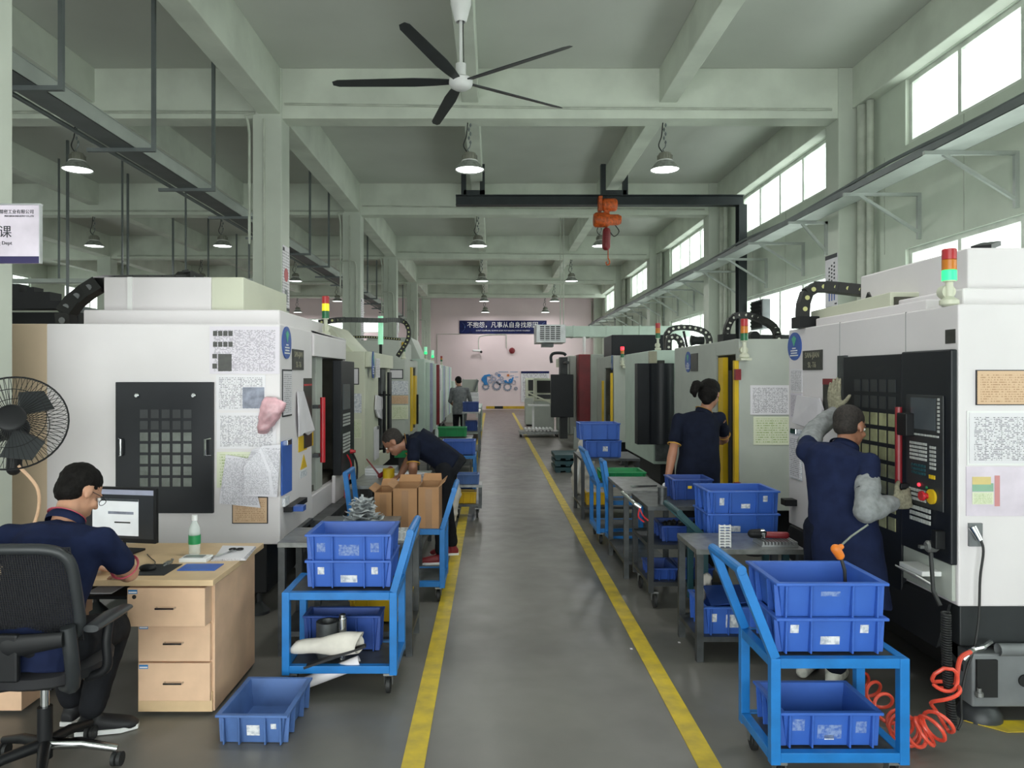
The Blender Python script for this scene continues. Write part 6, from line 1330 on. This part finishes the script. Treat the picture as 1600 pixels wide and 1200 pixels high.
    if hair_kind == 'short':
        h.ell(hp(0, -.018, .052), (.083, .098, .083), HM); h.ell(hp(0, -.05, .0), (.072, .062, .07), HM)
    elif hair_kind == 'buzz':
        h.ell(hp(0, -.016, .045), (.080, .097, .084), HM); h.ell(hp(0, -.04, .0), (.071, .066, .062), HM)
    else:
        h.ell(hp(0, -.016, .048), (.09, .105, .09), HM); h.ell(hp(0, -.045, -.0), (.085, .075, .085), HM); h.ell(hp(0, -.06, -.055), (.05, .045, .05), HM); h.ell(hp(0, .0, .06), (.088, .1, .085), HM)
        h.cap(hp(.03, -.10, .05), .03, hp(.06, -.155, .045), .042); h.cap(hp(.06, -.155, .045), .042, hp(.075, -.17, -.01), .036); h.cap(hp(.075, -.17, -.01), .034, hp(.07, -.155, -.055), .014)
    ho_ = remesh('hair', h, .008, hair, r, 1, .010 if hair_kind != 'buzz' else .002, .02)
    if hair_kind == 'ponytail':
        MB().lathe(hp(.045, -.125, .05), [(.02, -.012), (.034, -.008), (.034, .008), (.02, .012)], 14, 'x').build('hair_tie', 'white', ho_, True)
    if glasses:
        m = MB()
        for q in (-1, 1):
            m.tube([hp(q*.033+.022*math.cos(t*PI/6), .106, .0+.016*math.sin(t*PI/6)) for t in range(13)], .0016, 5); m.tube([hp(q*.055, .106, .004), hp(q*.078, .07, .008), hp(q*.083, -.005, .006)], .0016, 5)
        m.tube([hp(-.011, .107, .003), hp(.011, .107, .003)], .0015, 5); m.build('glasses', 'ink', r, True)
    # shirt
    s = MB(); torso(s, .012, shirt_drop, bag)
    for sh, el in ((shl, Vector(J['ell'])), (shr, Vector(J['elr']))):
        d = (el-sh).normalized(); inn = (ch+up*.02).lerp(sh, .45)
        s.cap((shl+shr)/2+up*.03, .06*b, sh+up*.004, .05*b); s.cap(inn, .08*b, sh-d*.015, .058*b); s.cap(sh-d*.01, .057*b, sh.lerp(el, sleeve), (.060 if sleeve < .9 else .055)*b)
    so = remesh('shirt', s, vox, shirt, r, 3, .012, .09)
    # collar and cuffs
    c0 = (shl+shr)/2+up*.055; nd = (nk-c0).normalized() if (nk-c0).length > .01 else up
    def band(c, ax, ra, rb_, hh, mt, nm, latv):
        ax = ax.normalized(); a = (latv-ax*latv.dot(ax)).normalized(); bb = ax.cross(a); vs = []; n = 24
        for t_ in ((ra, rb_, -hh), (ra*1.04, rb_*1.04, 0), (ra*.93, rb_*.93, hh), (ra*.85, rb_*.85, hh*.6)):
            for j in range(n): vs.append(c+a*math.cos(2*PI*j/n)*t_[0]+bb*math.sin(2*PI*j/n)*t_[1]+ax*t_[2])
        m = MB().add(vs, [(i*n+j, i*n+(j+1)%n, (i+1)*n+(j+1)%n, (i+1)*n+j) for i in range(3) for j in range(n)]); return m.build(nm, mt, so, True)
    band(nk-up*.02, (hd-nk), .077*b, .072*b, .022, shirt, 'collar', lat); band(nk-up*.002+ (hd-nk).normalized()*.0, (hd-nk), .0785*b, .0735*b, .003, trim, 'collar_stripe', lat)
    if sleeve < .9:
        for sh, el in ((shl, Vector(J['ell'])), (shr, Vector(J['elr']))):
            e = sh.lerp(el, sleeve)+(el-sh).normalized()*.05; band(e, (el-sh), .06*b, .06*b, .005, trim, 'cuff_stripe', lat)
    if long_sleeve:
        for sh, el, wr in ((shl, Vector(J['ell']), Vector(J['wrl'])), (shr, Vector(J['elr']), Vector(J['wrr']))):
            m = MB(); m.cap(sh.lerp(el, .4), .066*b, el, .062*b); m.cap(el, .064*b, el.lerp(wr, .5), .06*b); m.cap(el.lerp(wr, .5), .058*b, wr-(wr-el).normalized()*.01, .044*b)
            remesh('oversleeve', m, vox, long_sleeve, r, 2, .016, .05)
    # trousers
    t = MB(); t.loft([(pe+up*.03, hlat*(.15*b), f*(.115*b)), (pe-up*.06, hlat*.172*b, f*.13*b), (pe-up*.12, hlat*.16*b, f*.115*b)], 20)
    for kn, an, hp_ in (('knl', 'anl', hl), ('knr', 'anr', hr)):
        kn, an = Vector(J[kn]), Vector(J[an]); t.cap(hp_, .10*b, kn, .073*b); t.cap(kn, .073*b, an-(an-kn).normalized()*.03, .058*b)
    remesh('trousers', t, vox, pants, r, 3, .014, .08)
    # shoes
    for an, to in (('anl', 'toel'), ('anr', 'toer')):
        an, to = Vector(J[an]), Vector(J[to]); d = to-an; d.z = 0; d.normalize(); n = Vector((-d.y, d.x, 0)); z = max(.0, to.z-.03)
        hl_ = V(an.x, an.y, to.z)-d*.06; toe = hl_+d*.27
        m = MB().loft([(hl_+V(0,0,.03), n*.03, V(0,0,.028)), (hl_+d*.03+V(0,0,.045), n*.038, V(0,0,.043)), (hl_+d*.1+V(0,0,.045), n*.04, V(0,0,.043)), (hl_+d*.18+V(0,0,.035), n*.048, V(0,0,.033)), (hl_+d*.24+V(0,0,.028), n*.042, V(0,0,.026)), (toe+V(0,0,.02), n*.02, V(0,0,.015))], 16)
        m.cap(an+V(0,0,.0), .045, V(an.x, an.y, to.z+.05), .045)
        so_ = remesh('shoe', m, .008, shoes, r, 2)
        if shoe_trim: MB().loft([(hl_+V(0,0,.002), n*.035, d*.02), (hl_+V(0,0,.02), n*.04, d*.02)], 8) and MB().plate([hl_-d*.004+n*.03+V(0,0,.001), hl_+d*.08+n*.042+V(0,0,.001), hl_+d*.2+n*.05+V(0,0,.001), toe+n*.02+V(0,0,.001), toe-n*.02+V(0,0,.001), hl_+d*.2-n*.05+V(0,0,.001), hl_+d*.08-n*.042+V(0,0,.001), hl_-d*.004-n*.03+V(0,0,.001)], (0,0,1), .022).build('sole', shoe_trim, so_, bevel=.003)
    if gloves:
        for q, (wk, ek, H_) in enumerate((('wrl', 'ell', hands[0]), ('wrr', 'elr', hands[1]))):
            wr, el = Vector(J[wk]), Vector(J[ek]); m = MB(); hand(m, wr, H_[0], H_[1], H_[2], grip[q], 1.3); d = (wr-el).normalized(); m.cap(wr-d*.08, .044, wr, .035); remesh('glove', m, .007, gloves, r, 2, .004, .01)
    return r
# seated man at the desk
P = dict(pelvis=(-1.92, 3.08, .60), chest=(-1.90, 3.2, .92), neck=(-1.895, 3.28, 1.075), head=(-1.885, 3.36, 1.165), shl=(-2.10, 3.2, .99), shr=(-1.70, 3.22, .975), ell=(-2.16, 3.38, .80), elr=(-1.685, 3.42, .785), wrl=(-2.0, 3.66, .74), wrr=(-1.80, 3.60, .73),
         hipl=(-1.98, 3.12, .57), hipr=(-1.79, 3.12, .57), knl=(-2.08, 3.5, .53), knr=(-1.80, 3.50, .50), anl=(-2.06, 3.62, .10), anr=(-1.91, 3.50, .10), toel=(-2.05, 3.85, .002), toer=(-1.70, 3.56, .002))
person('man in navy polo shirt and dark trousers seated at the desk, back to the camera', P, 1.04, hfwd=(.42, .75, -.55), hup=(.2, .55, .8), hands=((V(.2, 1, -.1), V(0, 0, -1), V(1, 0, 0)), (V(-.5, .8, -.15), V(0, 0, -1), V(-1, -.3, 0))), grip=(.4, .8), glasses=True, shirt_drop=.03, bag=1.05, shoes='mat_black')
# bending man
P = dict(pelvis=(-.40, 6.78, .90), chest=(-.66, 6.78, 1.08), neck=(-.80, 6.76, 1.10), head=(-.90, 6.74, 1.09), shl=(-.70, 6.60, 1.08), shr=(-.70, 6.98, 1.1), ell=(-.70, 6.52, .90), elr=(-.78, 6.98, .92), wrl=(-.715, 6.62, .765), wrr=(-.86, 6.9, .765),
         hipl=(-.42, 6.68, .86), hipr=(-.42, 6.88, .86), knl=(-.45, 6.66, .50), knr=(-.44, 6.9, .50), anl=(-.46, 6.64, .10), anr=(-.38, 6.98, .10), toel=(-.74, 6.62, .002), toer=(-.64, 6.96, .002))
person('man in navy polo shirt bending over the work table on the left', P, 1.0, fwd=(0,0,-1), hfwd=(-.75, .0, -.75), hup=(-.75, 0, .7), hair='hair_short', hair_kind='buzz', hands=((V(-.3, .5, -.5), V(0, .3, -1), V(-1, 0, 0)), (V(-.7, -.2, -.3), V(0, 0, -1), V(0, -1, 0))), grip=(.6, .6), shoes='red_panel', shirt='navy_dark', skin='skin_dark', trim='trim_orange', bag=1.02, shirt_drop=-.05)
# woman
P = dict(pelvis=(1.74, 6.22, .90), chest=(1.76, 6.25, 1.22), neck=(1.805, 6.27, 1.41), head=(1.86, 6.30, 1.535), shl=(1.575, 6.22, 1.32), shr=(1.95, 6.30, 1.33), ell=(1.51, 6.14, 1.08), elr=(2.06, 6.52, 1.14), wrl=(1.455, 6.10, .85), wrr=(2.13, 6.78, 1.1),
         hipl=(1.65, 6.22, .88), hipr=(1.83, 6.24, .88), knl=(1.65, 6.24, .48), knr=(1.84, 6.26, .48), anl=(1.65, 6.22, .09), anr=(1.85, 6.26, .09), toel=(1.66, 6.5, .002), toer=(1.88, 6.5, .002))
person('woman with black ponytail in dark polo shirt, standing at the yellow-edged door', P, .94, hfwd=(.55, .75, -.3), hup=(.1, .25, 1), hair_kind='ponytail', hands=((V(-.1, -.1, -1), V(1, 0, 0), V(0, 1, 0)), (V(.2, 1, -.1), V(-1, 0, 0), V(0, 0, 1))), grip=(.5, .5), shirt='navy_dark', trim='trim_orange', skin='skin_dark', bag=1.12, shoes='mat_black', shoe_trim=None)
# gloved worker
P = dict(pelvis=(1.92, 4.02, .88), chest=(1.92, 4.10, 1.16), neck=(1.99, 4.16, 1.31), head=(2.045, 4.21, 1.405), shl=(1.80, 4.22, 1.27), shr=(2.03, 3.96, 1.22), ell=(1.93, 4.42, 1.36), elr=(1.93, 3.80, 1.00), wrl=(2.13, 4.58, 1.47), wrr=(2.11, 3.88, 1.03),
         hipl=(1.83, 4.08, .85), hipr=(1.97, 3.96, .85), knl=(1.82, 4.12, .47), knr=(1.95, 3.95, .47), anl=(1.77, 4.17, .09), anr=(1.87, 4.03, .09), toel=(1.9, 4.33, .002), toer=(2.0, 4.2, .002))
person('worker in navy apron with grey gloves gripping the red handle of the nearest right machine', P, .98, fwd=(.7, .7, 0), hfwd=(.85, .5, -.25), hup=(.2, .2, .95), hair='hair_short', hair_kind='buzz', hands=((V(.05, .15, 1), V(.9, .3, -.1), V(.3, -.9, 0)), (V(.9, .3, .15), V(.2, 1, 0), V(0, 0, 1))), grip=(.15, 1.3), shirt='navy_cloth', trim='navy_dark', sleeve=.42, long_sleeve='sleeve_grey', gloves='glove', shoes='shoe_cover', shoe_trim=None, shirt_drop=.3, pants='navy_dark', bag=1.05, skin='skin_dark')
# far man
P = dict(pelvis=(-.80, 18.2, .90), chest=(-.80, 18.22, 1.24), neck=(-.82, 18.24, 1.43), head=(-.84, 18.27, 1.55), shl=(-.99, 18.22, 1.34), shr=(-.61, 18.22, 1.34), ell=(-1.04, 18.25, 1.07), elr=(-.54, 18.25, 1.07), wrl=(-1.0, 18.45, .98), wrr=(-.55, 18.45, .95),
         hipl=(-.89, 18.2, .88), hipr=(-.71, 18.2, .88), knl=(-.9, 18.22, .48), knr=(-.71, 18.22, .48), anl=(-.9, 18.2, .09), anr=(-.7, 18.2, .09), toel=(-.9, 18.45, .002), toer=(-.7, 18.45, .002))
person('man in grey work shirt standing far down the aisle on the left', P, .98, hfwd=(-.3, .9, -.35), hands=((V(.1, 1, 0), V(1, 0, 0), V(0, 0, 1)), (V(-.1, 1, 0), V(-1, 0, 0), V(0, 0, 1))), shirt='grey_cloth', trim='red_panel', sleeve=1.0, shoe_trim=None, vox=.012, bag=1.05)
# exhaust fan in the lower window of the second bay
r = thing('exhaust_fan', 'dark louvred exhaust unit set in a low window behind the crane post', 'fan', (5.33, 14.7, 2.6))
bx(5.27, 5.43, 14.35, 15.0, 2.62, 3.2).build('frame', 'mid_grey', r, bevel=.01)
m = MB()
for i in range(7): m.plate([(5.262, 14.4, 2.66+i*.073), (5.262, 14.95, 2.66+i*.073), (5.23, 14.95, 2.715+i*.073), (5.23, 14.4, 2.715+i*.073)], (1, 0, .3), .012)
m.box(5.262, 5.269, 14.4, 14.95, 2.65, 3.17); m.build('louvre', 'machine_black', r)
